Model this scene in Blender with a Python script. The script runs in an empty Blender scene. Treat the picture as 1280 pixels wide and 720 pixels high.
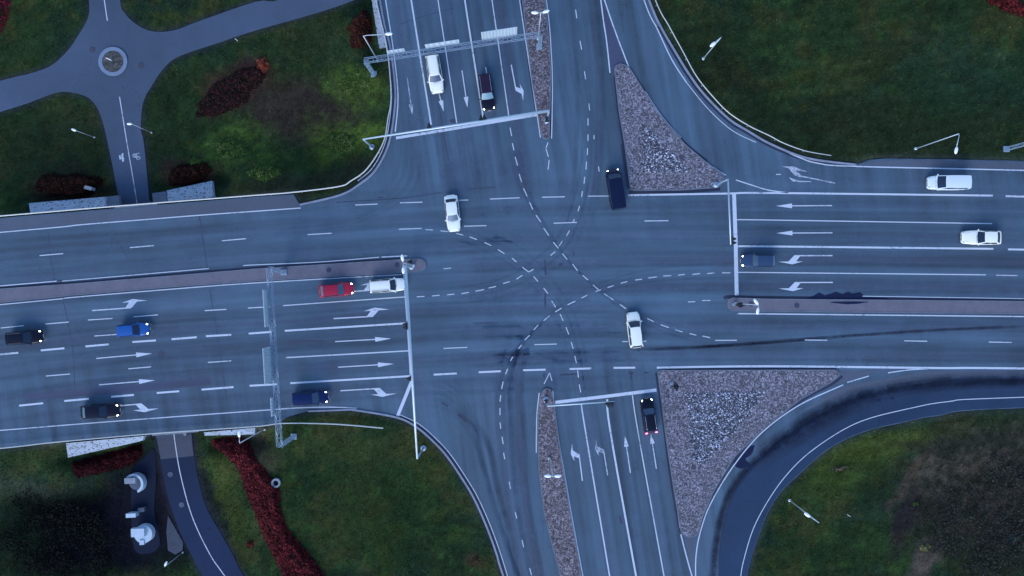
import bpy, math, random
import numpy as np
from mathutils import Vector, Matrix, noise as mnoise
from mathutils.geometry import tessellate_polygon
random.seed(7); rng = np.random.default_rng(11)
SC = bpy.context.scene
COL = SC.collection
S = 9.6; H = 95.0
def W(px, py, z=0.0):
    k = (H - z) / H / S
    return Vector(((px - 640) * k, (360 - py) * k, z))
def XY(px, py, z=0.0):
    v = W(px, py, z); return (v.x, v.y)

# ------------------------------------------------------------------ materials
def mat(name, color, rough=.6, metal=0., emit=None, estr=0., spec=.5, coat=0.):
    m = bpy.data.materials.new(name); m.use_nodes = True
    b = m.node_tree.nodes['Principled BSDF']
    b.inputs['Base Color'].default_value = (*color, 1); b.inputs['Roughness'].default_value = rough
    b.inputs['Metallic'].default_value = metal; b.inputs['Specular IOR Level'].default_value = spec
    b.inputs['Coat Weight'].default_value = coat
    if emit:
        b.inputs['Emission Color'].default_value = (*emit, 1); b.inputs['Emission Strength'].default_value = estr
    return m
class NT:
    def __init__(s, m): s.t = m.node_tree; s.n = s.t.nodes; s.l = s.t.links; s.b = s.n['Principled BSDF']
    def new(s, t, **k):
        n = s.n.new(t)
        for a, v in k.items(): setattr(n, a, v)
        return n
    def put(s, sock, v):
        if isinstance(v, (int, float)): sock.default_value = v
        elif isinstance(v, (tuple, list)): sock.default_value = v if len(v) != 3 or sock.type == 'VECTOR' else (*v, 1)
        else: s.l.new(v, sock)
    def math(s, op, a, b=None, c=None):
        n = s.new('ShaderNodeMath', operation=op)
        s.put(n.inputs[0], a)
        if b is not None: s.put(n.inputs[1], b)
        if c is not None: s.put(n.inputs[2], c)
        return n.outputs[0]
    def pos(s): return s.new('ShaderNodeNewGeometry').outputs['Position']
    def noise(s, vec, scale, detail=3, rough=.55):
        n = s.new('ShaderNodeTexNoise'); s.put(n.inputs['Vector'], vec)
        n.inputs['Scale'].default_value = scale; n.inputs['Detail'].default_value = detail; n.inputs['Roughness'].default_value = rough
        return n.outputs['Fac']
    def maprange(s, v, a, b, c, d):
        n = s.new('ShaderNodeMapRange'); s.put(n.inputs[0], v)
        for i, x in enumerate((a, b, c, d)): n.inputs[i + 1].default_value = x
        return n.outputs[0]
    def mix(s, f, a, b, mode='MIX'):
        n = s.new('ShaderNodeMix', data_type='RGBA', blend_type=mode)
        s.put(n.inputs[0], f); s.put(n.inputs[6], a); s.put(n.inputs[7], b)
        return n.outputs[2]
    def scale(s, col, f):
        n = s.new('ShaderNodeVectorMath', operation='SCALE'); s.put(n.inputs[0], col); s.put(n.inputs['Scale'], f)
        return n.outputs[0]
    def bump(s, h, strength=.4, dist=.02):
        n = s.new('ShaderNodeBump'); n.inputs['Strength'].default_value = strength; n.inputs['Distance'].default_value = dist
        s.l.new(h, n.inputs['Height']); s.l.new(n.outputs[0], s.b.inputs['Normal'])

def asphalt(name, base, var=1.0, rough=.8, streaks=True, spec=.4):
    m = mat(name, base, rough, spec=spec); t = NT(m); p = t.pos()
    sep = t.new('ShaderNodeSeparateXYZ'); t.l.new(p, sep.inputs[0]); x, y = sep.outputs[0], sep.outputs[1]
    fine = t.noise(p, 5.0, 4, .7); big = t.noise(p, .07, 4, .55); mid = t.noise(p, .5, 4, .6)
    f = t.math('ADD', t.maprange(fine, .3, .7, -.10 * var, .10 * var), t.maprange(big, .3, .7, .80, 1.16))
    f = t.math('ADD', f, t.maprange(mid, .3, .7, -.05, .05))
    if streaks:
        v = t.math('ADD', y, t.math('MULTIPLY', t.math('MAXIMUM', t.math('MULTIPLY', x, -1.), 0.), .075))
        c1 = t.new('ShaderNodeCombineXYZ'); t.put(c1.inputs[0], t.math('MULTIPLY', x, .018)); t.put(c1.inputs[1], t.math('MULTIPLY', v, .42))
        u = t.math('ADD', x, t.math('MULTIPLY', y, .155))
        c2 = t.new('ShaderNodeCombineXYZ'); t.put(c2.inputs[0], t.math('MULTIPLY', u, .5)); t.put(c2.inputs[1], t.math('MULTIPLY', y, .02)); t.put(c2.inputs[2], 7.)
        s1 = t.maprange(t.noise(c1.outputs[0], 1., 3, .6), .32, .68, -.34, .34)
        s2 = t.maprange(t.noise(c2.outputs[0], 1., 3, .6), .32, .68, -.30, .30)
        mk = t.maprange(t.math('ABSOLUTE', y), 7., 17., 0., 1.)
        st = t.math('ADD', t.math('MULTIPLY', s1, t.math('SUBTRACT', 1., mk)), t.math('MULTIPLY', s2, mk))
        f = t.math('ADD', f, st)
        # lens vignette painted into the colour: lighter centre, darker outer arms
        rad = t.math('POWER', t.math('ADD', t.math('MULTIPLY', t.math('MULTIPLY', x, x), .0006), t.math('MULTIPLY', t.math('MULTIPLY', y, y), .0012)), .5)
        f = t.math('ADD', f, t.maprange(rad, .1, 1.3, .13, -.10))
        # wheel wear of every lane, purple tinted dirt between the tracks
        hue = t.maprange(t.noise(c2.outputs[0], .6, 2, .5), .4, .65, 0., .35)
        col = t.mix(hue, base, (base[0] * 1.22, base[1] * .97, base[2] * 1.02))
    else: col = t.mix(0., base, base)
    # fine cracks
    vo = t.new('ShaderNodeTexVoronoi', feature='DISTANCE_TO_EDGE'); vo.inputs['Scale'].default_value = .16
    dis = t.new('ShaderNodeVectorMath', operation='ADD'); t.l.new(p, dis.inputs[0])
    nn = t.new('ShaderNodeTexNoise'); nn.inputs['Scale'].default_value = .35; nn.inputs['Detail'].default_value = 5; t.l.new(p, nn.inputs['Vector'])
    sc = t.new('ShaderNodeVectorMath', operation='SCALE'); sc.inputs['Scale'].default_value = 6.; t.l.new(nn.outputs['Color'], sc.inputs[0]); t.l.new(sc.outputs[0], dis.inputs[1])
    t.l.new(dis.outputs[0], vo.inputs['Vector'])
    crack = t.math('MULTIPLY', t.maprange(vo.outputs['Distance'], 0., .012, .28, 0.), t.maprange(t.noise(p, .12, 2), .5, .62, 0., 1.))
    f = t.math('SUBTRACT', f, crack)
    t.l.new(t.scale(col, f), t.b.inputs['Base Color'])
    t.l.new(t.maprange(big, .3, .7, rough - .12, rough + .1), t.b.inputs['Roughness'])
    t.bump(fine, .3, .01)
    return m
def paint_mark(name, col, wear):
    m = mat(name, col, .65); t = NT(m); p = t.pos()
    n = t.noise(p, 2.2, 6, .75); n2 = t.noise(p, .13, 2)
    f = t.math('ADD', n, t.maprange(n2, .3, .7, -.12, .12))
    t.l.new(t.mix(t.maprange(f, wear, wear + .16, 0., .8), col, (.06, .085, .14)), t.b.inputs['Base Color'])
    return m
def speckle(name, cols, scale, rough=.9, big=.15):
    m = mat(name, cols[0], rough); t = NT(m); p = t.pos()
    vo = t.new('ShaderNodeTexVoronoi'); vo.inputs['Scale'].default_value = scale; t.l.new(p, vo.inputs['Vector'])
    sp = t.new('ShaderNodeSeparateColor'); t.l.new(vo.outputs['Color'], sp.inputs[0])
    ramp = t.new('ShaderNodeValToRGB'); e = ramp.color_ramp.elements
    e[0].color = (*cols[0], 1); e[1].color = (*cols[-1], 1)
    for i, c in enumerate(cols[1:-1]):
        q = e.new((i + 1) / (len(cols) - 1)); q.color = (*c, 1)
    t.l.new(sp.outputs[0], ramp.inputs[0])
    f = t.math('ADD', t.maprange(t.noise(p, .35, 4, .6), .3, .7, 1 - big, 1 + big), t.maprange(t.noise(p, 2.5, 4, .7), .3, .7, -.25, .25))
    t.l.new(t.scale(ramp.outputs[0], f), t.b.inputs['Base Color'])
    t.bump(t.noise(p, scale * .7, 4, .7), .8, .05)
    return m
def concrete(name, col, stain=.3, holes=False):
    m = mat(name, col, .85); t = NT(m); p = t.pos()
    f = t.math('ADD', t.maprange(t.noise(p, .6, 5, .7), .3, .7, 1 - stain, 1 + stain * .6), t.maprange(t.noise(p, 9., 3, .7), .3, .7, -.12, .12))
    c = t.scale(t.mix(0., col, col), f)
    if holes:
        h = t.maprange(t.noise(p, 3.4, 3, .65), .56, .61, 0., .93)
        c = t.mix(h, c, (.016, .022, .016))
    t.l.new(c, t.b.inputs['Base Color']); t.bump(t.noise(p, 6., 4), .4, .02)
    return m
def attr_mat(name, rough=.85, noise_amt=.3, trans=0.):
    m = mat(name, (.1, .1, .1), rough, spec=.04); t = NT(m); p = t.pos()
    a = t.new('ShaderNodeAttribute', attribute_name='Col')
    f = t.math('ADD', t.maprange(t.noise(p, 3.2, 6, .75), .3, .7, 1 - noise_amt, 1 + noise_amt), t.maprange(t.noise(p, .5, 4, .6), .3, .7, -noise_amt * .6, noise_amt * .6))
    t.l.new(t.scale(a.outputs['Color'], f), t.b.inputs['Base Color'])
    t.bump(t.noise(p, 5., 5, .8), .7, .08)
    return m

A0 = (.052, .094, .144)
M = dict(
    road=asphalt('road_asphalt', A0),
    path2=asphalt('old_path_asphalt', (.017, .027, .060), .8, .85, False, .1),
    path=asphalt('path_asphalt', (.052, .076, .124), .8, .85, False),
    wet=asphalt('wet_asphalt', (.009, .014, .046), .8, .7, False, .12),
    ramp=asphalt('ramp_asphalt', (.024, .045, .088), .7, .8, False, .1),
    dust=asphalt('dusty_shoulder', (.070, .088, .128), 1.3, .9, False),
    patch=asphalt('patched_asphalt', (.046, .058, .108), .6, .75, False),
    tar=mat('tar_seal', (.030, .040, .078), .75),
    mark=paint_mark('road_paint', (.47, .52, .62), .56),
    worn=paint_mark('worn_road_paint', (.40, .45, .55), .46),
    kerb2=concrete('dark_kerb_stone', (.12, .14, .19), .3),
    gutter=asphalt('dark_gutter', (.016, .022, .050), .8, .6, False),
    kerb=concrete('kerb_stone', (.20, .23, .31), .25),
    pave=concrete('median_paving', (.120, .116, .155), .18),
    gravel=speckle('island_gravel', [(.036, .034, .044), (.086, .083, .112), (.130, .124, .160), (.28, .27, .34)], 6.5),
    gravel_red=speckle('median_gravel', [(.032, .026, .032), (.080, .067, .083), (.122, .103, .125), (.27, .24, .28)], 6.5, .9, .25),
    rubble_bed=speckle('rubble_bed', [(.03, .03, .045), (.06, .06, .085), (.11, .11, .14)], 5.),
    conc=concrete('concrete', (.22, .25, .30), .3),
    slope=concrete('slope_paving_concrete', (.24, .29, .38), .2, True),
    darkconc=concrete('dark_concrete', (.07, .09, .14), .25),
    whiteconc=concrete('pale_concrete', (.42, .50, .60), .12),
    wall=concrete('abutment_concrete', (.18, .19, .22), .3),
    galv=mat('galvanised_steel', (.26, .35, .46), .5, .4),
    galvl=mat('pale_galvanised_steel', (.42, .50, .58), .45, .3),
    rail=mat('guardrail_steel', (.55, .55, .54), .5, .2),
    sign=mat('sign_back_aluminium', (.46, .56, .64), .5, .2),
    black=mat('black_plastic', (.012, .013, .02), .5),
    lampw=mat('white_lamp_housing', (.80, .82, .85), .35),
    lens=mat('dark_signal_lens', (.03, .03, .035), .15),
    tyre=mat('tyre_rubber', (.02, .02, .022), .85),
    rim=mat('alloy_rim', (.35, .36, .38), .35, .8),
    glass=mat('car_glass', (.012, .024, .050), .3, .0, spec=.35),
    glass2=mat('painted_reflection_glass', (.05, .09, .14), .35, .2, spec=.4),  # sky reflection put into the lighter base colour
    trim=mat('black_trim', (.015, .015, .02), .5),
    hl_on=mat('headlamp_lit', (.9, .9, .9), .2, emit=(1, .97, .95), estr=6.),
    hl_off=mat('headlamp_glass', (.45, .48, .5), .1, .2, coat=1.0),
    tl_on=mat('tail_lamp_lit', (.6, .02, .04), .3, emit=(1, .10, .20), estr=3.2),
    tl_off=mat('tail_lamp', (.16, .006, .010), .2, coat=1.0),
    ground=attr_mat('ground_cover', .95, .35), grass=attr_mat('grass_blades', .8, .15), leaf=attr_mat('leaves', .6, .1),
    stone=attr_mat('rubble_stones', .85, .12),
    plate=mat('number_plate', (.6, .62, .62), .4),
)
def car_paint(name, c, metal=.0, rough=.28):
    return mat(name, c, max(rough, .35), metal, coat=.08, spec=.35 if max(c) > .3 else .2)

# ------------------------------------------------------------------ mesh helpers
class MB:
    def __init__(s): s.v = []; s.f = []
    def add(s, vs, fs):
        o = len(s.v); s.v += [tuple(v) for v in vs]; s.f += [tuple(i + o for i in f) for f in fs]; return s
    def box(s, c, d, rz=0.):
        cx, cy, cz = c; dx, dy, dz = d[0] / 2, d[1] / 2, d[2] / 2; ca, sa = math.cos(rz), math.sin(rz)
        vs = [(cx + x * ca - y * sa, cy + x * sa + y * ca, cz + z) for z in (-dz, dz) for x, y in ((-dx, -dy), (dx, -dy), (dx, dy), (-dx, dy))]
        return s.add(vs, [(3, 2, 1, 0), (4, 5, 6, 7), (0, 1, 5, 4), (1, 2, 6, 5), (2, 3, 7, 6), (3, 0, 4, 7)])
    def bar(s, p, q, r0, r1=None, n=6):
        p = Vector(p); q = Vector(q); r1 = r0 if r1 is None else r1; d = (q - p).normalized()
        a = d.cross(Vector((0, 0, 1)));
        if a.length < 1e-3: a = Vector((1, 0, 0))
        a.normalize(); b = d.cross(a)
        vs = []
        for c, r in ((p, r0), (q, r1)):
            for i in range(n):
                t = 2 * math.pi * (i + .5) / n; vs.append(c + a * math.cos(t) * r + b * math.sin(t) * r)
        fs = [(i, (i + 1) % n, n + (i + 1) % n, n + i) for i in range(n)] + [tuple(range(n - 1, -1, -1)), tuple(range(n, 2 * n))]
        return s.add(vs, fs)
    def tube(s, pts, r, n=6):
        for a, b in zip(pts, pts[1:]): s.bar(a, b, r, n=n)
        return s
    def disc(s, c, r, h, n=24, r2=None):
        r2 = r if r2 is None else r2
        return s.bar((c[0], c[1], c[2]), (c[0], c[1], c[2] + h), r, r2, n)
    def ring(s, c, r0, r1, h, n=32, a0=0, a1=2 * math.pi):
        full = abs(a1 - a0 - 2 * math.pi) < 1e-3; k = n if full else n + 1
        vs = []
        for i in range(k):
            t = a0 + (a1 - a0) * i / n
            for r, z in ((r0, 0), (r1, 0), (r1, h), (r0, h)): vs.append((c[0] + r * math.cos(t), c[1] + r * math.sin(t), c[2] + z))
        fs = []
        for i in range(n):
            j = (i + 1) % k
            for q in range(4): fs.append((4 * i + q, 4 * j + q, 4 * j + (q + 1) % 4, 4 * i + (q + 1) % 4))
        if not full: fs += [(0, 3, 2, 1), (4 * n, 4 * n + 1, 4 * n + 2, 4 * n + 3)]
        return s.add(vs, fs)
    def ellipsoid(s, c, r, rz=0., n=12, m=8):
        vs = []; ca, sa = math.cos(rz), math.sin(rz)
        for j in range(1, m):
            for i in range(n):
                ph = math.pi * j / m; t = 2 * math.pi * i / n
                x, y, z = r[0] * math.sin(ph) * math.cos(t), r[1] * math.sin(ph) * math.sin(t), r[2] * math.cos(ph)
                vs.append((c[0] + x * ca - y * sa, c[1] + x * sa + y * ca, c[2] + z))
        vs += [(c[0], c[1], c[2] + r[2]), (c[0], c[1], c[2] - r[2])]; T = len(vs) - 2; B = T + 1
        fs = [(j * n + i, (j + 1) * n + i, (j + 1) * n + (i + 1) % n, j * n + (i + 1) % n) for j in range(m - 2) for i in range(n)]
        fs += [(T, i, (i + 1) % n) for i in range(n)] + [(B, (m - 2) * n + (i + 1) % n, (m - 2) * n + i) for i in range(n)]
        return s.add(vs, fs)
    def strip(s, pts, w, z):
        # flat ribbon of width w (metres) along xy points
        P = [Vector((p[0], p[1])) for p in pts]; vs = []
        for i, p in enumerate(P):
            a = P[max(i - 1, 0)]; b = P[min(i + 1, len(P) - 1)]; d = (b - a).normalized(); n = Vector((-d.y, d.x)) * w / 2
            vs += [(p.x + n.x, p.y + n.y, z), (p.x - n.x, p.y - n.y, z)]
        return s.add(vs, [(2 * i, 2 * i + 1, 2 * i + 3, 2 * i + 2) for i in range(len(P) - 1)])
    def curb(s, pts, w, z0, z1, closed=False):
        P = [Vector((p[0], p[1])) for p in pts]; n = len(P); vs = []
        for i, p in enumerate(P):
            a = P[(i - 1) % n] if closed else P[max(i - 1, 0)]; b = P[(i + 1) % n] if closed else P[min(i + 1, n - 1)]
            d = (b - a).normalized(); q = Vector((-d.y, d.x)) * w / 2
            vs += [(p.x + q.x, p.y + q.y, z0), (p.x + q.x, p.y + q.y, z1), (p.x - q.x, p.y - q.y, z1), (p.x - q.x, p.y - q.y, z0)]
        fs = []
        for i in range(n if closed else n - 1):
            j = (i + 1) % n
            for q in range(3): fs.append((4 * i + q, 4 * i + q + 1, 4 * j + q + 1, 4 * j + q))
        return s.add(vs, fs)
    def poly(s, pts, z0, z1=None):
        # filled polygon at height z0 (or prism z0..z1)
        top = z0 if z1 is None else z1
        tris = tessellate_polygon([[Vector((p[0], p[1], 0)) for p in pts]])
        area = sum(pts[i][0] * pts[(i + 1) % len(pts)][1] - pts[(i + 1) % len(pts)][0] * pts[i][1] for i in range(len(pts)))
        fs = []
        for t in tris:
            a, b, c = (pts[i] for i in t)
            cr = (b[0] - a[0]) * (c[1] - a[1]) - (b[1] - a[1]) * (c[0] - a[0])
            fs.append(tuple(t) if cr > 0 else (t[0], t[2], t[1]))
        s.add([(p[0], p[1], top) for p in pts], fs)
        if z1 is not None:
            n = len(pts)
            s.add([(p[0], p[1], z0) for p in pts] + [(p[0], p[1], z1) for p in pts],
                  [(i, (i + 1) % n, n + (i + 1) % n, n + i) if area > 0 else (i, n + i, n + (i + 1) % n, (i + 1) % n) for i in range(n)])
        return s
    def build(s, name, m, parent=None, rel=None, smooth=False):
        me = bpy.data.meshes.new(name)
        v = s.v
        if rel is not None: v = [(a - rel[0], b - rel[1], c - rel[2]) for a, b, c in v]
        me.from_pydata(v, [], s.f); me.materials.append(m); me.update()
        if smooth: me.polygons.foreach_set('use_smooth', [True] * len(me.polygons))
        o = bpy.data.objects.new(name, me); COL.objects.link(o)
        if parent is not None: o.parent = parent
        elif rel is not None: o.location = rel
        return o
def tag(o, label=None, cat=None, group=None, kind=None):
    if label: o['label'] = label
    if cat: o['category'] = cat
    if group: o['group'] = group
    if kind: o['kind'] = kind
    return o
def thing(name, loc, label, cat, group=None, rz=0.):
    o = bpy.data.objects.new(name, None); COL.objects.link(o); o.location = loc; o.rotation_euler = (0, 0, rz); o.empty_display_size = .3
    return tag(o, label, cat, group)
def struct(name, mb, m): return tag(mb.build(name, m), kind='structure')
def raw_mesh(name, V, F, m, colors=None, smooth=False):
    # V (n,3) F (m,k) numpy
    me = bpy.data.meshes.new(name); me.vertices.add(len(V)); me.vertices.foreach_set('co', V.astype(np.float32).ravel())
    k = F.shape[1]; me.loops.add(F.size); me.loops.foreach_set('vertex_index', F.astype(np.int32).ravel())
    me.polygons.add(len(F)); me.polygons.foreach_set('loop_start', np.arange(0, F.size, k, dtype=np.int32)); me.polygons.foreach_set('loop_total', np.full(len(F), k, dtype=np.int32))
    if smooth: me.polygons.foreach_set('use_smooth', np.ones(len(F), dtype=bool))
    if colors is not None:
        ca = me.color_attributes.new('Col', 'FLOAT_COLOR', 'POINT')
        c4 = np.ones((len(V), 4), np.float32); c4[:, :3] = colors; ca.data.foreach_set('color', c4.ravel())
    me.materials.append(m); me.update(calc_edges=True); me.validate()
    o = bpy.data.objects.new(name, me); COL.objects.link(o); return o
def smooth_line(pts, n=6, closed=False):
    P = [Vector(p[:2]) for p in pts]; out = []; N = len(P)
    for i in range(N if closed else N - 1):
        g = lambda j: P[j % N] if closed else P[min(max(j, 0), N - 1)]
        a, b, c, d = g(i - 1), g(i), g(i + 1), g(i + 2)
        for k in range(n):
            t = k / n
            out.append(tuple(.5 * ((2 * b) + (c - a) * t + (2 * a - 5 * b + 4 * c - d) * t * t + (3 * b - a - 3 * c + d) * t ** 3)))
    if not closed: out.append(tuple(P[-1]))
    return out
def ln(pts, n=6, z=0., sm=True):
    p = smooth_line(pts, n) if sm else pts
    return [XY(a, b, z) for a, b in p]

# ------------------------------------------------------------------ outlines (photo pixels at road level)
nw_edge = [(420, -500), (446, -200), (475, 0), (488, 60), (494, 110), (493, 140), (486, 180), (470, 212), (450, 230), (425, 244), (375, 256)]
w_top = [(367, 243), (320, 246), (160, 259), (0, 272.5), (-700, 330)]
w_bot = [(-700, 622), (0, 561), (72, 553), (197, 542), (320, 533), (345, 530), (360, 521), (385, 514)]
sw_edge = [(385, 514), (440, 512), (495, 521.5), (521, 534), (545, 555), (560, 572), (577, 597), (592, 622), (607, 655), (620, 690), (630, 722), (680, 860), (735, 1200)]
ramp_out = [(1010, 1200), (955, 900), (936, 740), (938, 705), (945, 680), (958, 645), (975, 617), (997, 595), (1035, 562), (1080, 540), (1135, 527), (1172, 520), (1280, 510), (1900, 495)]
e_top = [(1900, 214), (1280, 201), (1180, 199), (1110, 198), (1085, 200), (1070, 206)]
ne_edge = [(1070, 206), (1010, 198), (965, 181), (935, 164), (910, 148), (880, 118), (862, 94), (847, 70), (825, 32), (811, 0), (765, -120), (700, -500)]
road_px = smooth_line(nw_edge, 5) + w_top + w_bot[:-1] + smooth_line(sw_edge, 5) + smooth_line(ramp_out, 5) + e_top[:-1] + smooth_line(ne_edge, 5)
ROAD = np.array([XY(*p) for p in road_px])
PZ = -3.5
nw_path = smooth_line([(95, -300), (105, -60), (111, 0), (110, 22), (96, 47), (83, 65), (62, 83), (30, 94), (0, 101), (-300, 180)], 4) + \
    smooth_line([(-300, 230), (0, 140), (45, 125), (75, 115), (100, 118), (115, 126), (126, 145), (135, 180), (150, 256)], 4) + [(151, 262), (188, 262)] + \
    smooth_line([(187, 253), (180, 180), (176, 160), (179, 128), (190, 107), (205, 85), (225, 70), (275, 53), (320, 38), (407, 13), (470, -10), (560, -42)], 4) + \
    smooth_line([(545, -72), (440, -38), (352, -1), (320, 2), (250, 26), (217, 38), (190, 39), (170, 30), (155, 15), (150, 0), (146, -60), (140, -300)], 4)
sw_path = [(193, 536)] + smooth_line([(195, 546), (201, 577), (210, 622), (225, 665), (240, 695), (253, 720), (300, 800), (400, 940)], 4) + \
    smooth_line([(460, 930), (355, 785), (305, 720), (292, 695), (275, 665), (257, 632), (246, 590), (240, 542)], 4) + [(238, 536)]
NWP = np.array([XY(*p, PZ) for p in nw_path]); SWP = np.array([XY(*p, PZ) for p in sw_path])
TUN = np.array([XY(151, 250, PZ), XY(188, 250, PZ), XY(240, 548, PZ), XY(195, 548, PZ)])
YARD = np.array([XY(*p, PZ) for p in [(160, 585), (178, 560), (196, 552), (200, 590), (208, 640), (228, 688), (205, 700), (165, 690), (155, 630)]])

SLABS = [np.array([XY(*p, -.6) for p in q]) for q in ([(36, 253), (148, 243), (149.5, 258), (38, 267)], [(190, 240), (208, 237), (265, 225), (267, 247), (191, 253)], [(82.5, 553), (180, 544), (178, 552), (85, 573)], [(255, 539), (319, 534), (318, 543.5), (256, 545)], [(471.5, -20), (484, 57), (474, 60), (461, -16)])]
# ------------------------------------------------------------------ terrain
def inside(X, Y, P):
    r = np.zeros(X.shape, bool); x0, y0 = P[:, 0], P[:, 1]; x1, y1 = np.roll(x0, -1), np.roll(y0, -1)
    for a, b, c, d in zip(x0, y0, x1, y1):
        if b == d: continue
        k = ((b > Y) != (d > Y)) & (X < (c - a) * (Y - b) / (d - b) + a); r ^= k
    return r
def dist(X, Y, P, closed=True):
    D = np.full(X.shape, 1e9); Q = np.roll(P, -1, 0) if closed else P[1:]
    for (a, b), (c, d) in zip(P, Q):
        dx, dy = c - a, d - b; L = dx * dx + dy * dy + 1e-9
        t = np.clip(((X - a) * dx + (Y - b) * dy) / L, 0, 1); D = np.minimum(D, (X - a - t * dx) ** 2 + (Y - b - t * dy) ** 2)
    D = np.sqrt(D)
    if closed: D[inside(X, Y, P)] = 0
    return D
def sst(t): t = np.clip(t, 0, 1); return t * t * (3 - 2 * t)
def terrain_z(X, Y):
    X = np.asarray(X, float); Y = np.asarray(Y, float)
    d = dist(X, Y, ROAD); dp = np.minimum(dist(X, Y, NWP), np.minimum(dist(X, Y, SWP), dist(X, Y, YARD))); dt = dist(X, Y, TUN)
    D = np.where(Y > 0, np.where(X < 5, 3.4, .7), .7 + 2.7 * sst((-28 - X) / 9.))
    wob = .12 * np.sin(X * .31 + 1.3 * np.sin(Y * .23)) + .10 * np.sin(Y * .43 + X * .17)
    z = -.05 - D * sst(d / 9.) + wob * sst(d / 4.)
    z = np.where(d <= 0, -.16, z)
    ds = np.full(X.shape, 99.)
    for q in SLABS: ds = np.minimum(ds, dist(X, Y, q))
    z = np.where((ds < 4) & (d > 0), np.minimum(z, (-.55 - .95 * np.minimum(d, 2.6)) * (1 - sst((ds - .3) / 3.7)) + z * sst((ds - .3) / 3.7)), z)
    k = sst((dp - .15) / 3.2); near = dp < 3.4
    z = np.where(near & (d > 0), PZ - .05 + (z - PZ + .05) * k, z)
    z = np.where(dt < .35, PZ - .05, z)
    z = np.where((dt >= .35) & (dt < 6) & (dp < 2.2) & (d < 1e-6), -.16, z)
    return z
def tz(x, y): return float(terrain_z(np.array([x]), np.array([y]))[0])
def G(px, py):
    z = 0.
    for _ in range(4):
        v = W(px, py, z); z = tz(v.x, v.y)
    return W(px, py, z)

def axis(lo, hi, step, far):
    a = list(np.arange(lo, hi, step)); s = step; x = hi
    while x < far: a.append(x); s *= 1.35; x += s
    a.append(far); s = step; x = lo - step
    while x > -far: a.insert(0, x); s *= 1.35; x -= s
    a.insert(0, -far); return np.array(a)
gx = axis(-76, 76, .38, 2500.); gy = axis(-46, 46, .38, 2500.)
GX, GY = np.meshgrid(gx, gy); X = GX.ravel(); Y = GY.ravel()
def vnoise(x, y, s, o=0):
    # cheap smooth value noise
    x = x * s + o * 17.3; y = y * s + o * 9.1
    i = np.floor(x).astype(int); j = np.floor(y).astype(int); u = sst(x - i); v = sst(y - j)
    h = lambda a, b: ((np.sin(a * 127.1 + b * 311.7 + o * 7.7) * 43758.5453) % 1.)
    return (h(i, j) * (1 - u) + h(i + 1, j) * u) * (1 - v) + (h(i, j + 1) * (1 - u) + h(i + 1, j + 1) * u) * v
def fbm(x, y, s, o=0, n=4):
    r = 0; a = .5; t = 0
    for k in range(n):
        r = r + a * vnoise(x, y, s * 2 ** k, o + k); t += a; a *= .6; x, y = x * .8 + y * .6, -x * .6 + y * .8
    return r / t
def pxof(X, Y, Z):
    k = S * H / (H - Z); return 640 + X * k, 360 - Y * k
def blob(px, py, cx, cy, rx, ry, rot=0., soft=.5):
    c, s = math.cos(rot), math.sin(rot); u = (px - cx) * c + (py - cy) * s; v = -(px - cx) * s + (py - cy) * c
    return 1 - sst((np.sqrt((u / rx) ** 2 + (v / ry) ** 2) - (1 - soft)) / (2 * soft))
def lerp(c, d, m): return c * (1 - m[:, None]) + np.array(d)[None, :] * m[:, None]
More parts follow.
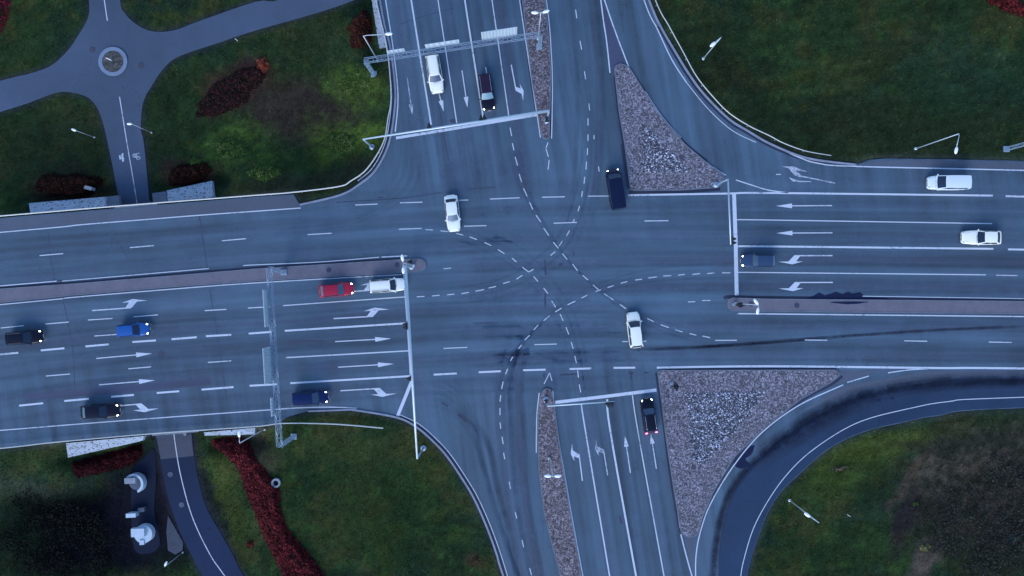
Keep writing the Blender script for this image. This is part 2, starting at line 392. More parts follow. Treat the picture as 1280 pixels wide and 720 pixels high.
def cover(X, Y, Z):
    px, py = pxof(X, Y, Z); n1 = fbm(X, Y, .12, 1); n2 = fbm(X, Y, .45, 5); n3 = fbm(X, Y, 1.7, 9)
    wx = px + (n1 - .5) * 60 + (n2 - .5) * 24; wy = py + (fbm(X, Y, .12, 21) - .5) * 60 + (n3 - .5) * 14
    c = np.tile(np.array([.0125, .0285, .0135]), (len(X), 1))
    c = lerp(c, (.010, .024, .0165), sst((n1 - .45) * 5)); c = lerp(c, (.024, .036, .012), sst((n2 - .55) * 5) * .7)
    def put(col, m, thr=None): 
        nonlocal c; c = lerp(c, col, np.clip(m, 0, 1))
    c = lerp(c, (.030, .034, .016), sst((fbm(X, Y, .25, 51) - .52) * 6) * .55); c = lerp(c, (.008, .020, .012), sst((fbm(X, Y, .2, 61) - .52) * 6) * .6); c = lerp(c, (.020, .050, .016), sst((fbm(X, Y, .8, 71) - .6) * 7) * .5)
    # NW field: brown weedy middle, bright green leafy bands
    put((.022, .020, .020), blob(px + (n2 - .5) * 30, py + (n1 - .5) * 20, 375, 138, 72, 40) * .95)
    gsp = .45 + .9 * sst((fbm(X, Y, 1.3, 91) - .42) * 5); put((.036, .070, .018), blob(wx, wy, 438, 105, 34, 30) * .8 * gsp); put((.032, .066, .018), blob(wx, wy, 292, 184, 46, 26) * .9 * gsp); put((.040, .074, .018), blob(wx, wy, 432, 172, 46, 20) * .85 * gsp); put((.010, .022, .014), blob(wx, wy, 400, 60, 60, 30) * .6); put((.012, .016, .014), blob(wx, wy, 400, 225, 90, 16) * .8)
    put((.030, .010, .018), blob(wx, wy, 290, 115, 46, 24, -.5) * .75)
    put((.020, .009, .013), blob(wx, wy, 235, 222, 32, 20) * .8); put((.018, .008, .012), blob(wx, wy, 90, 228, 55, 20) * .8)
    put((.009, .016, .012), blob(wx, wy, 70, 185, 75, 50) * .6)
    put((.008, .018, .011), blob(wx, wy, 195, 170, 16, 80) * .5)
    # NE
    put((.012, .021, .012), blob(wx, wy, 1120, 165, 190, 38) * .7); put((.009, .015, .010), blob(wx, wy, 905, 95, 26, 80, -.6) * .6)
    put((.024, .030, .012), blob(wx, wy, 1080, 85, 60, 26) * .5); put((.010, .030, .020), blob(wx, wy, 1200, 90, 90, 40) * .5)
    # SE
    put((.050, .068, .020), blob(px, py + (n2 - .5) * 14, 1100, 556, 80, 14, -.17) * .5); put((.026, .046, .012), blob(wx, wy, 1050, 580, 60, 30, -.4) * .6)
    bsp = sst((fbm(X * 1.3, Y, .9, 95, 5) - .40) * 5); put((.018, .020, .019), blob(wx, wy, 1235, 620, 105, 85) * .92); put((.052, .050, .050), blob(wx, wy, 1235, 590, 90, 44) * bsp * .8); put((.034, .030, .032), blob(wx, wy, 1230, 665, 80, 40) * bsp * .8); put((.014, .012, .018), blob(wx, wy, 1135, 655, 14, 44, .5) * .8)
    put((.012, .016, .016), blob(wx, wy, 1200, 555, 90, 10) * .7); put((.060, .052, .058), blob(wx, wy, 1155, 712, 16, 26, .5) * .8)
    put((.010, .016, .012), blob(wx, wy, 1240, 700, 80, 24) * .8); put((.044, .036, .034), blob(wx, wy, 1140, 600, 8, 44, .6) * .6)
    # S centre field
    put((.026, .036, .014), blob(wx, wy, 480, 560, 90, 22) * .55); put((.028, .040, .014), blob(wx, wy, 440, 640, 40, 60, .8) * .35)
    put((.010, .026, .010), blob(wx, wy, 480, 630, 60, 60) * .5); put((.030, .024, .016), blob(wx, wy, 594, 699, 14, 12) * .7)
    put((.034, .034, .030), blob(wx, wy, 325, 565, 16, 26, -.3) * .8); put((.030, .044, .014), blob(wx, wy, 285, 640, 14, 60, -.2) * .7)
    # SW hollow
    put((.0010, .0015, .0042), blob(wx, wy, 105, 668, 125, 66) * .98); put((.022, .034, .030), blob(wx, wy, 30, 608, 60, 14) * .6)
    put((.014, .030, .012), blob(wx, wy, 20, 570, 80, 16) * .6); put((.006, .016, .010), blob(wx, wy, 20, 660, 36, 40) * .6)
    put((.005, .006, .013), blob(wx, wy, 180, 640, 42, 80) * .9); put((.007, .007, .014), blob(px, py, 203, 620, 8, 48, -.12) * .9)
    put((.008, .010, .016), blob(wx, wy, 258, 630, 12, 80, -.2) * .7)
    n4 = fbm(X, Y, 3.1, 101, 3); strk = vnoise(X * .35 + Y * .12, Y * 1.6 - X * .25, 1.0, 13)
    c *= 1.30 * (.30 + .78 * n3 + .54 * n4)[:, None] * np.where(X > 15, .82 + .36 * strk, 1.)[:, None]; c[:, 2] *= .78; c[:, 0] *= 1.08; c[:, 0] *= 1.05
    # bare dusty verge beside the asphalt
    d = dist(X, Y, ROAD); dp = np.minimum(dist(X, Y, NWP), dist(X, Y, SWP))
    e = (1 - sst(d / 1.0)) * (.35 + .5 * n2) * .5; put((.060, .062, .080), e)
    e = (1 - sst((dp - .1) / .8)) * .45; put((.030, .030, .046), e)
    return c
def chunked(fn, *a):
    return np.concatenate([fn(*[q[i:i + 40000] for q in a]) for i in range(0, len(a[0]), 40000)])
Z = chunked(terrain_z, X, Y)
nx, ny = len(gx), len(gy)
I, J = np.meshgrid(np.arange(nx - 1), np.arange(ny - 1)); a = (J * nx + I).ravel()
F = np.stack([a, a + 1, a + nx + 1, a + nx], 1)
far = (np.abs(X) > 78) | (np.abs(Y) > 48)
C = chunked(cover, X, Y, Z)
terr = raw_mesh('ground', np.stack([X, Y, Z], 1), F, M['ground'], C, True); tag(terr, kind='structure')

# ------------------------------------------------------------------ roads and paths
struct('road', MB().poly([tuple(p) for p in ROAD], 0.), M['road'])
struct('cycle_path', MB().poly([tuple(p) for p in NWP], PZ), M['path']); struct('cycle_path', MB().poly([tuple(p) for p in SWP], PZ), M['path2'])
struct('path_under_bridge', MB().poly([tuple(p) for p in TUN[::-1]], PZ + .004), M['path'])
pv = MB().poly([XY(196, 548, PZ), XY(201, 574, PZ), XY(242, 570, PZ), XY(239, 544, PZ)], PZ + .008)
struct('path_concrete_slab', pv, concrete('path_slab', (.050, .060, .095), .12))
struct('yard_paving', MB().poly([XY(*p, PZ) for p in smooth_line([(166, 590), (180, 572), (193, 562), (195, 600), (193, 640), (200, 680), (185, 692), (168, 686), (164, 640)], 4, True)], PZ + .012), mat('yard_asphalt', (.011, .015, .032), .9, spec=.1))
struct('yard_apron', MB().poly([XY(*p, PZ) for p in [(210, 644), (216, 655), (229, 678), (228, 688), (219, 693), (210, 688), (208, 665)]], PZ + .02), concrete('apron_concrete', (.034, .045, .075), .3))
sh = MB()   # dusty shoulder strips between edge line and guardrail
sh.poly([XY(*p) for p in [(-700, 333), (0, 274), (160, 260.5), (320, 247.5), (366, 245), (374, 256.5), (372, 259.5), (320, 263), (250, 268), (175, 274), (100, 280), (0, 289), (-700, 348)]], .004)
sh.poly([XY(*p) for p in [(1072, 206), (1090, 201.5), (1120, 200), (1180, 200.5), (1280, 202.5), (1900, 216), (1900, 229), (1280, 212), (1072, 207)]], .004)
sh.poly([XY(*p) for p in [(1055, 482.5), (1160, 464), (1280, 463), (1900, 466), (1900, 471), (1280, 469), (1180, 471), (1085, 484), (1020, 508), (1000, 515)]], .004)
struct('road_shoulder', sh, M['dust'])
rp = smooth_line([(1900, 474), (1280, 472.5), (1180, 476), (1110, 487), (1050, 505), (990, 540), (955, 566), (927, 596), (908, 638), (899, 690), (900, 760), (918, 900), (970, 1200)], 6)
rq = smooth_line([(1900, 495), (1280, 509), (1172, 519), (1135, 526), (1080, 539), (1035, 561), (997, 594), (975, 616), (958, 644), (945, 679), (938, 705), (936, 740), (955, 900), (1008, 1200)], 6)
struct('ramp_surface', MB().poly([XY(*p) for p in rp + rq[::-1]], .002), M['ramp'])
def ragged(pts, amp, n=5, closed=True):
    out = []
    for p in smooth_line(pts, n, closed): out.append((p[0] + random.uniform(-amp, amp), p[1] + random.uniform(-amp, amp)))
    return out
wet = MB()
wet.poly([XY(*p) for p in ragged([(916, 578), (928, 566), (944, 556), (938, 569), (932, 574), (940, 582), (926, 586)], .8, 3)], .0072)
for cx, cy, r in ((1098, 500, 2.5), (1115, 498, 2), (1018, 530, 2), (1075, 503, 1.6), (1005, 545, 1.5)):
    wet.poly([XY(*p) for p in ragged([(cx - r * 1.6, cy), (cx, cy - r * .7), (cx + r * 1.6, cy), (cx, cy + r * .6)], .3, 3)], .0078)
struct('wet_patch', wet, M['wet'])
pt = MB()
pt.poly([XY(*p) for p in [(32, 493), (150, 482.5), (263, 472), (264, 481), (150, 492), (33, 501)]], .005)
pt.poly([XY(*p) for p in [(764, 92), (768, 84), (785, 84), (775, 55), (760, 20), (756, 3), (752, 3), (758, 50)]], .005)
pt.poly([XY(*p) for p in [(766, 98), (771, 98), (783, 200), (786, 236), (781, 232), (776, 180)]], .005)
struct('asphalt_patch', pt, M['patch'])
# oil and rubber stains, sealed joints
tar = MB()
for pts, w in (([(1006, 546), (1012, 550)], .1), ([(60, 290), (63, 320), (69, 350)], .10), ([(249, 269), (254, 300), (259, 335)], .14),
               ([(78, 372), (90, 430), (94, 490)], .1), ([(262, 362), (274, 430), (283, 500)], .1), ([(420, 253), (470, 250), (510, 247), (552, 240.5)], .12), ([(584, 236.5), (620, 234)], .14), ([(592, 404), (622, 403.5)], .14),
               ([(360, 427), (395, 426), (406, 427)], .22), ([(681, 325), (682, 344)], .22), ([(717, 314), (717.5, 320)], .22), ([(681.5, 366), (681.5, 386)], .2), ([(548, 130), (552, 150), (556, 175), (561, 200)], .12), ([(500, 30), (530, 20), (568, 10)], .08),
               ([(700, 468.5), (722, 467.5)], .25), ([(789, 466), (789, 474)], .2), ([(572, 518), (583, 527)], .3), ([(552, 503), (560, 508)], .25), ([(775, 645), (777, 655)], .3)):
    tar.strip(ln(pts, 4), w, .0045)
for cx, cy, rx, ry in ((475.5, 247, 4, 1.1), (789, 466, 4, 1.3), (808, 466, 4, .9), (765, 504, 4, 2), (764, 508, 3, 1), (680, 469, 1.8, 2.6), (202, 442, 5, 4), (567, 151, 5, 2.2), (783, 213, 3, 1.5), (656, 336, 3, 1.5), (701, 331, 3, 2)):
    tar.poly([XY(*p) for p in ragged([(cx - rx, cy), (cx - rx * .5, cy - ry), (cx + rx * .5, cy - ry), (cx + rx, cy), (cx + rx * .5, cy + ry), (cx - rx * .5, cy + ry)], .4, 2)], .0052)
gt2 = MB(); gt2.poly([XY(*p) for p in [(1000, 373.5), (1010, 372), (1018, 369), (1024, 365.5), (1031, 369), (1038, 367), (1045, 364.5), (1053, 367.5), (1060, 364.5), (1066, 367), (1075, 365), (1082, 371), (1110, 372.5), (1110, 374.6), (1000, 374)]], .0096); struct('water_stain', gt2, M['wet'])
struct('tar_stain', tar, M['tar'])

# wheel tracks: soft-edged films of rubber and polish laid on the asphalt
def track_mat(name, col, top):
    m = mat(name, col, .8); t = NT(m); a = t.new('ShaderNodeAttribute', attribute_name='Col'); sp = t.new('ShaderNodeSeparateColor'); t.l.new(a.outputs['Color'], sp.inputs[0])
    f = t.math('MULTIPLY', sp.outputs[0], t.maprange(t.noise(t.pos(), .45, 5, .65), .3, .7, .35, 1.25)); t.l.new(t.math('MULTIPLY', f, top), t.b.inputs['Alpha']); return m
M['rubber'] = track_mat('rubber_film', (.020, .034, .068), .22); M['polish'] = track_mat('polished_track', (.080, .128, .205), .45); M['dirt'] = track_mat('purple_dirt_film', (.080, .090, .160), .45)
def tracks(items, name, m, z0):
    V = []; Fc = []; A_ = []
    for pts, w, al in items:
        P = [Vector(p) for p in ln(pts, 8)]; n = len(P); acc = [0]
        for a, b in zip(P, P[1:]): acc.append(acc[-1] + (b - a).length)
        o = len(V); Lt = acc[-1]
        for i, p in enumerate(P):
            a, b = P[max(i - 1, 0)], P[min(i + 1, n - 1)]; d = (b - a).normalized(); q = Vector((-d.y, d.x)); e = min(1, acc[i] / 5., (Lt - acc[i]) / 5.)
            for k, (u, s_) in enumerate(((-1, 0), (-.4, .8), (0, 1), (.4, .8), (1, 0))): V.append((p.x + q.x * u * w / 2, p.y + q.y * u * w / 2, z0)); A_.append((al * s_ * e,) * 3)
        Fc += [(o + 5 * i + k, o + 5 * i + 5 + k, o + 5 * i + 6 + k, o + 5 * i + 1 + k) for i in range(n - 1) for k in range(4)]
    tag(raw_mesh(name, np.array(V), np.array(Fc), m, np.array(A_)), kind='structure')
rub = []; pol = []; drt = []
def off(pts, dx, dy): return [(a + dx, b + dy) for a, b in pts]
def wheels(pts, vert, al=1.):
    g = 7.6
    for sg in (-1, 1): (rub if random.random() < .75 else pol).append((off(pts, sg * g if vert else 0, 0 if vert else sg * g), random.uniform(.7, 1.1), al * random.uniform(.35, 1)))
    drt.append((off(pts, random.uniform(-2, 2), 0) if vert else off(pts, 0, random.uniform(-2, 2)), random.uniform(1., 1.8), al * random.uniform(.2, .9)))
for y in (259, 292, 324, 357): wheels([(1400, y + 7), (1280, y + 3), (1100, y), (922, y), (800, y + 1), (560, y + 6 + (y - 260) * .05)], False)
for y in (410, 443): wheels([(560, y + 8), (800, y), (1000, y), (1280, y + 2), (1400, y + 5)], False)
for y in (392, 421, 456, 489): wheels([(-100, y + 62 - (y - 392) * .05), (150, y + 24), (330, y + 11), (510, y - 3), (640, y - 8), (780, y - 10)], False)
for y in (301, 336): wheels([(-100, y + 22), (150, y + 2), (330, y - 14), (480, y - 25), (640, y - 30)], False, .8)
for x in (497, 527, 557, 590, 622): wheels([(x - 18, -120), (x, 0), (x + 22, 150), (x + 32, 210), (x + 40, 270)], True)
for x in (706, 738): wheels([(x - 8, -120), (x, 0), (x + 8, 100), (x + 6, 200), (x - 4, 290)], True)
for x in (716, 748, 782, 812): wheels([(x + 66, 1000), (x + 22, 720), (x + 3, 600), (x - 12, 500), (x - 20, 430)], True)
for x in (644, 660): wheels([(x + 40, 900), (x + 18, 760), (x - 4, 640), (x - 12, 560), (x - 14, 470), (x - 2, 420)], True)
for k in range(5): rub.append(([(520, 470 + 9 * k), (560, 480 + 8 * k), (592 - k, 520 + 6 * k), (606 - k, 580), (626 - k, 650), (650, 730)], random.uniform(.5, 1.), random.uniform(.4, .9)))
for k in range(4): rub.append(([(495 + 7 * k, 150), (500 + 8 * k, 190), (486 + 9 * k, 232 + 3 * k), (440, 262 + 6 * k), (350, 275 + 6 * k)], random.uniform(.5, 1.), random.uniform(.3, .8)))
for dx, dy in ((5, -5), (-6, 6), (11, -12)):
    rub.append((off([(527, 286), (570, 291), (622, 312), (661, 340), (700, 392), (718, 445), (730, 520)], dx, dy), .45, random.uniform(.4, .9)))
    rub.append((off([(640, 180), (654, 235), (686, 294), (722, 338), (767, 375), (817, 402), (887, 422)], dx, -dy), .45, random.uniform(.4, .9)))
    rub.append((off([(735, 150), (731, 221), (708, 295), (661, 340), (611, 360), (521, 371)], dx, -dy), .45, random.uniform(.4, .9)))
    rub.append((off([(913, 341), (821, 346), (751, 362), (694, 390), (648, 436), (626, 494), (629, 560)], dx, dy), .45, random.uniform(.4, .9)))
for _ in range(14):
    x, y = random.uniform(560, 800), random.uniform(250, 450); a = random.uniform(-.6, .6); l = random.uniform(20, 60); rub.append(([(x, y), (x + l * math.cos(a) / 2, y + l * math.sin(a) / 2 + 3), (x + l * math.cos(a), y + l * math.sin(a))], random.uniform(.2, .5), random.uniform(.4, 1)))
for x in (560, 600, 640): drt.append(([(x, 175), (x + 4, 215), (x + 2, 250)], 3.6, .9))
pol.append(([(600, 300), (620, 380), (640, 450)], 5., .6)); pol.append(([(940, 1000), (898, 760), (905, 640), (950, 560), (1050, 500), (1180, 480), (1400, 474)], 1.2, .5))
skid = [([(790, 437.5), (850, 435), (905, 432), (960, 427.5)], .55, 1.), ([(850, 435.5), (930, 430), (1010, 423.5), (1080, 418.5), (1147, 414), (1215, 410.5), (1290, 408)], .5, 1.), ([(900, 433.5), (960, 429), (1010, 425), (1060, 421.5)], .4, .8), ([(590, 519), (612, 560), (622, 610), (640, 680)], 1.1, .5), ([(566, 512), (590, 530), (603, 555)], .6, .7)]
M['damp'] = track_mat('damp_film', (.013, .019, .052), .55)
bl = [(1500, 476), (1400, 474), (1280, 475), (1190, 477), (1110, 487), (1060, 502), (1010, 526), (975, 552), (940, 580), (915, 612), (901, 650), (893, 700), (892, 760), (905, 860)]
tracks([(bl, 1.5, 1.1), (off(bl, -1, 2), 1.1, .9), ([(1330, 475), (1240, 475), (1160, 480), (1100, 490), (1050, 506), (1008, 528), (975, 553), (945, 574)], 2.6, 1.1), ([(1110, 490), (1065, 502), (1025, 522), (990, 546), (960, 566), (935, 588)], 3.6, 1.0), ([(1075, 506), (1040, 524), (1005, 545), (975, 566)], 2.2, .9), ([(1000, 545), (1010, 552), (1016, 562)], .6, 1.), ([(1500, 479), (1300, 479), (1200, 482), (1130, 490)], 1.2, .8)], 'damp_patch', M['damp'], .0066)
M['skid'] = track_mat('skid_film', (.012, .018, .046), .85); tracks(skid, 'skid_mark', M['skid'], .0096)
def offp(pts, k):
    P = [Vector(p) for p in pts]; out = []
    for i, p in enumerate(P):
        d = (P[min(i + 1, len(P) - 1)] - P[max(i - 1, 0)]).normalized(); out.append((p.x - d.y * k, p.y + d.x * k))
    return out
ge = MB(); we = MB()  # plain dark strips just inside the corner kerbs, and thin edge lines
for e, sg, i0, i1 in ((sw_edge, -1, 2, 11), (nw_edge, 1, 2, 9), (ne_edge, -1, 0, 9)):
    ge.strip(ln(offp(e, sg * 2.6)[i0:i1], 6), .30, .0070); 
    if e is not ne_edge: we.strip(ln(offp(e, sg * 4.8)[i0:i1], 6), .09, .0125)
struct('dark_gutter', ge, M['gutter']); struct('edge_line', we, M['mark'])
tracks(drt, 'dirt_film', M['dirt'], .0035); tracks(pol, 'polished_wheel_track', M['polish'], .0062); tracks(rub, 'tyre_mark', M['rubber'], .0088)
gt = MB()  # dark strips along kerbs; the right median's one paints its kerb shadow
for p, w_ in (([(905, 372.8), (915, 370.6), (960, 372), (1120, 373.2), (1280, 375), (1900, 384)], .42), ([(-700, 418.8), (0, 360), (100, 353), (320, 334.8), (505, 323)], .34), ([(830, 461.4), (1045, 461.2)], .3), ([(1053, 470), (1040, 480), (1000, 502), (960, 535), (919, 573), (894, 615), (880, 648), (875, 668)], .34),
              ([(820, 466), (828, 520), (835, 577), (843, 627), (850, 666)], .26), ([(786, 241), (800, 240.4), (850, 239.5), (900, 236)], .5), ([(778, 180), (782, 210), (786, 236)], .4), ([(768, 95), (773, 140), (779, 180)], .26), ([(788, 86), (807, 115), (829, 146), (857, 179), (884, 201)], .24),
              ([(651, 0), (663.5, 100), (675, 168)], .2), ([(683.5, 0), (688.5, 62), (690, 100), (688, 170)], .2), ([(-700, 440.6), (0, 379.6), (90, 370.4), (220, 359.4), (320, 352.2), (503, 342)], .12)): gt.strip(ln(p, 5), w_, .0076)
struct('dark_gutter', gt, M['gutter'])
# ------------------------------------------------------------------ painted markings (photo pixels)
ZM = .012
solid = MB(); dash = MB(); guide = MB()
PW = .100
def L(mb, w, *pts): mb.strip(ln(list(pts), 5), w, ZM)
th, tk = .13, .24
L(solid, th, (-700, 350), (0, 290.5), (100, 281), (175, 275), (250, 269), (320, 264), (376, 260))
L(solid, th, (-700, 416), (0, 357.4), (71, 351.6)); L(solid, .1, (72, 351.9), (261, 335.7)); L(solid, .1, (304, 332), (320, 331), (400, 327.5), (474, 321.5)); L(solid, th, (477, 321.3), (509, 319.8))
L(solid, th, (-700, 444.5), (0, 380.8), (90, 371.8), (220, 361), (320, 353.6), (502, 343.2))
L(solid, th, (-700, 598), (0, 538), (320, 513.5), (382, 509.5), (417, 509), (446, 510.3))
for (w, a) in ((th, ((354, 382), (508, 371))), (tk, ((356, 413.5), (509, 404))), (th * 1.2, ((357.5, 447), (511, 438.5))), (tk, ((363, 479), (514, 470)))): L(solid, w, *a)
L(solid, tk, (785, 244), (907, 242), (960, 241.2), (1241, 244.5)); L(solid, th, (921, 274.7), (960, 275), (1240, 279.5)); L(solid, tk, (922, 308), (960, 308), (1241.7, 311)); L(solid, th, (922, 340.5), (960, 340.7), (1232, 343.5))
L(solid, .09, (1078, 370.2), (1900, 383)); L(solid, th * 1.2, (922, 392), (960, 392.4), (1280, 395.7), (1900, 402))
L(solid, th * 1.2, (978, 186.5), (997, 196), (1022, 204), (1070, 208), (1280, 213), (1900, 229)); L(solid, th * 1.1, (765, -130), (805, 0), (822, 37), (840, 75), (858, 103)); L(solid, .1, (858, 103), (885, 136), (915, 163), (945, 178))
L(solid, th, (892, 209), (907, 219)); L(solid, th * 1.1, (920, 225), (940, 231.5), (960, 237.5), (985, 241))
L(solid, th * 1.1, (450, -200), (482, 0), (492, 65), (497.5, 120), (494, 165)); L(solid, .2, (484, -200), (514, 0), (539, 156)); L(solid, th, (517, -200), (547.5, 0), (571, 154)); L(solid, .2, (552, -200), (581, 0), (604, 147)); L(solid, th, (586, -200), (615, 0), (636, 145))
L(solid, th, (620, -200), (649.5, 0), (675.5, 172)); L(solid, th, (655, -200), (683, 0), (689, 65), (690.5, 110), (689.5, 173))
L(solid, th * 1.2, (728, -200), (751, 0), (758, 50), (762.5, 91)); L(solid, th * 1.2, (705, -150), (755.5, 0), (770, 42), (786, 84)); L(solid, .08, (806.5, 114), (829, 147), (851, 172))
L(solid, th, (691, 489), (697, 539), (703, 577), (716, 652), (729, 722), (800, 1100)); L(solid, .17, (726.5, 505), (732, 540), (762, 720), (826, 1100)); L(solid, .24, (759, 499), (763, 540), (795, 720), (864, 1100)); L(solid, th * 1.1, (790.5, 494), (797.5, 540), (830, 720), (900, 1100))
L(solid, th * 1.2, (851, 668), (865, 720), (900, 830)); L(solid, .08, (834, 556), (850, 660))
L(solid, th, (674, 491), (671, 520), (670.3, 566)); L(solid, th, (680.5, 640), (689, 672)); L(solid, .1, (680, 480), (687, 466)); L(solid, .1, (687, 466), (690, 476))
L(solid, th * 1.1, (900, 1000), (872, 780), (869.5, 720), (870.5, 690), (876, 663), (888, 630), (915, 585), (950, 543), (997, 507.5), (1054, 481)); L(solid, th, (1059, 478), (1086, 470)); L(solid, th, (1110, 466), (1135, 462.5), (1160, 461))
L(solid, tk * 1.1, (821, 459.6), (960, 457.8), (1170, 460), (1280, 460.5), (1900, 468))
L(solid, .10, (1900, 478), (1280, 496.5), (1185, 502), (1135, 511), (1085, 523.5), (1050, 539.5), (1010, 567), (982, 595), (960, 626), (942, 660), (931, 695), (926, 720), (924, 760), (950, 1000))
struct('lane_line', solid, M['mark'])
D = {.12: """1 410 30 407|57 405 86 402.5|110 400 140.5 398|167 396 197.5 393.5|256 388.3 283 386.7|310 385 337.5 383.5|118 420 146 418|57.5 470 87.5 467.5|160.5 461 189 458.5|260 453 289 451|
49.5 319.5 79 317|162.5 309.5 192 307|277 301 307.5 298.3|384.5 293.3 414.5 291.5|498.5 286.5 527 285.5|580 282.8 608 282|692 279 721 278|805.5 276.2 835.5 275.8|444 256.3 472 255|500 253.5 528 252.7|556 251 585.5 250|612.5 248.8 649.5 247.2|
677.5 246.5 706 246|735 245.2 763 245|554.5 435.5 584 434.2|668 430.8 696 430|778 427 808 426.5|894 425.5 921 425.3|1006 425 1034 425.2|1130 426 1159 426.5|1236 427.5 1264.5 428|1245.5 344 1272 344.5|-60 415 -30 412.5|-60 480 -30 477.5|-70 330 -40 327""",
.24: """0 443 23 441|51 438 80.5 435.3|107 433 136 430.4|165.5 427.5 195 425.5|214.5 424 246 421.5|257.5 420.2 289 418.5|311 417 339.5 414.8|24 507 54 504|80.5 501.2 111 498.5|139 496 167.5 493.6|196 491.2 224 489|252 487 292 483.8|312 482.2 346 480.3|
542 468.3 571 466.8|598.5 465.3 626 464|654 462.8 682 462|712 461.2 739 460.5|767 459.8 794 459.5|1257 245.2 1290 246|1260 311.7 1292 312.2|-60 448 -30 445.5""",
.11: """719.5 12 721 23|725 51 727 62|730.5 89 732 99|736 129 737 138|714 -28 716 -17|735 148 735 157|735 168 735 176|742.5 169 742.5 174|734.5 185 734 194|733 202 732.5 212|731 221 730 229.5|728 239 727 246|724.5 257.5 722.5 264|718 274 716 278|712 288 708 295|703 301 699 307.5|694 314.5 688 319.5|
667 336.5 661 340|653 344 645.5 349|637 352 629 354.5|620 358 611 360|605 362 594.5 364|586 365.5 577 367|568 367.5 559 368.5|549.5 369 540 370|530.5 370.5 521 371|554.5 336 564 335|748 208 749 214.5|
637.6 159.5 639.5 170|640.5 179 642.5 188|644 196 647 207|649 217.5 652 227.5|654.5 235.5 659 245.5|662 253 666 262|670 269 676 277.5|679.5 285 686 294.5|691.5 302.5 698 310.5|703 317 709 324.5|715.5 330 722 338.5|728 344 735 350|741 356 748 362|755 367 767 375|775 380.5 782.5 386|809 398 817 402|826 406 836 409.5|844 412 853 415|862 417 870.5 419|878 420 887.5 422|
682.5 186 685.5 196|686.5 200 685 212|685 178 682.5 185|532 287 541 287.5|550.5 288.5 559.5 289.5|570 291.5 579 294|587 296 596 299.5|605.5 303 614 307|622.5 312 630.5 317|640 322.5 645.5 327.5|653 334 661 340|667 345.5 672.5 352|679.5 360 685 367|689.5 376 694.5 384|700 392.5 704 401|707.5 409 711 418|714 427.5 716.5 436|718.5 445 720.5 454|722 463 723 472|724 480.5 726 490.5|
913 341 902.5 341|893 341 884 342|875 342 865.5 343|856 343 847.5 344|839 344.5 829 345|821 346 810.5 347.5|802.5 349 794 350|784 352 776 354|767 357 759.5 359.5|751 362 744.5 364.5|734 369 727 372.5|719 376.5 709.5 381|702 385 694 390|687 394.5 679.5 401|673 406 667 412.5|662 419 656 425|652 431 648 436|641 446 638 451|634.5 461 632 467.5|629 477 627 486|626 494 625 502|625 510 625 519|625 528 626 536|
627.5 546 629 555|629.5 566 631 574|636.5 602 638 611|644 640 646 648|652.5 675 654.5 684|662 710 664.5 719|672 745 675 754|860 377.5 869 377|877.5 375.7 888 375.5|970 218 976 218"""}
for w, s in D.items():
    mb = guide if w == .11 else dash
    for q in s.replace('\n', '').split('|'):
        a = list(map(float, q.split())); mb.strip([XY(a[0], a[1]), XY((a[0] + a[2]) / 2, (a[1] + a[3]) / 2), XY(a[2], a[3])], w, ZM)
struct('dashed_lane_line', dash, M['mark']); struct('turn_guide_line', guide, M['mark'])
stop = MB()
stop.strip([XY(495, 172.5), XY(560, 162), XY(671, 143.5)], .36, ZM + .001); stop.strip([XY(917.5, 242.8), XY(919.5, 300), XY(920.8, 369)], .50, ZM + .001)
stop.strip([XY(694, 503), XY(757, 495.5), XY(820.5, 487.5)], .42, ZM + .001); stop.strip([XY(515, 475.5), XY(506, 498), XY(497, 520)], .42, ZM + .001)
stop.strip([XY(505.5, 343), XY(510, 404), XY(514, 470)], .34, ZM + .001)
struct('stop_line', stop, M['mark'])
pl = MB()
for pts in ([(121, -70), (130.5, 0), (134.3, 26)], [(149.5, 121), (159, 180), (165, 215), (172, 258)], [(217, 540), (225, 590), (240, 645), (262, 692), (281, 720), (330, 790)]): pl.strip(ln(pts, 6, PZ), .12, PZ + .02)
struct('path_centre_line', pl, M['mark'])
pic = MB()   # pedestrian and bicycle symbols painted beside the centre line
def PP(X_, Y_): return XY(X_ / 4, 180 + Y_ / 4, PZ)
pic.strip([PP(599, 56), PP(602, 78)], .2, PZ + .02); pic.strip([PP(611, 52), PP(616, 88)], .26, PZ + .02); pic.strip([PP(596, 66), PP(622, 74)], .12, PZ + .022)
pic.poly([PP(614 + 5 * math.cos(t), 50 + 4 * math.sin(t)) for t in np.linspace(0, 6.28, 9)[:-1]], PZ + .024)
for cx, cy in ((673, 58), (692, 70)): pic.ring((*PP(cx, cy), PZ + .018), .18, .27, .004, 16)
pic.strip([PP(673, 58), PP(682, 48), PP(692, 70), PP(680, 66), PP(673, 58)], .08, PZ + .024); pic.strip([PP(682, 48), PP(697, 46)], .1, PZ + .025)
struct('path_symbol', pic, M['mark'])
def arrow(kind, tail, neck, su=1., sv=1., side=1, m='mark', total=70.):
    t = Vector(tail); d = (Vector(neck) - t).normalized(); n = Vector((d.y, -d.x)) * side   # left of travel when side=1 (pixel y runs down)
    def P(u, v): q = t + d * u + n * v; return XY(q.x, q.y)
    mb = MB()
    if kind == 's':
        T = total; hb = T * .715
        mb.poly([P(0, -.62), P(hb, -.62), P(hb, -3.0), P(T, 0), P(hb, 3.0), P(hb, .62), P(0, .62)], ZM + .002)
    else:
        c = [(0, -.7), (49 * su, -.7), (57 * su, 7.2 * sv), (70 * su, 7.5 * sv), (52 * su, 10.8 * sv), (38 * su, 7.1 * sv), (47 * su, 7.1 * sv), (42 * su, .7), (0, .7)]
        mb.poly([P(*q) for q in c], ZM + .002)
    o = mb.build('lane_arrow', M[m]); o['kind'] = 'structure'
for a in ((( 120.5, 448), (169, 443.7)), ((124, 481), (173, 477)), ((419, 427), (470, 424.2)), ((422.5, 459), (472, 456))): arrow('s', *a)
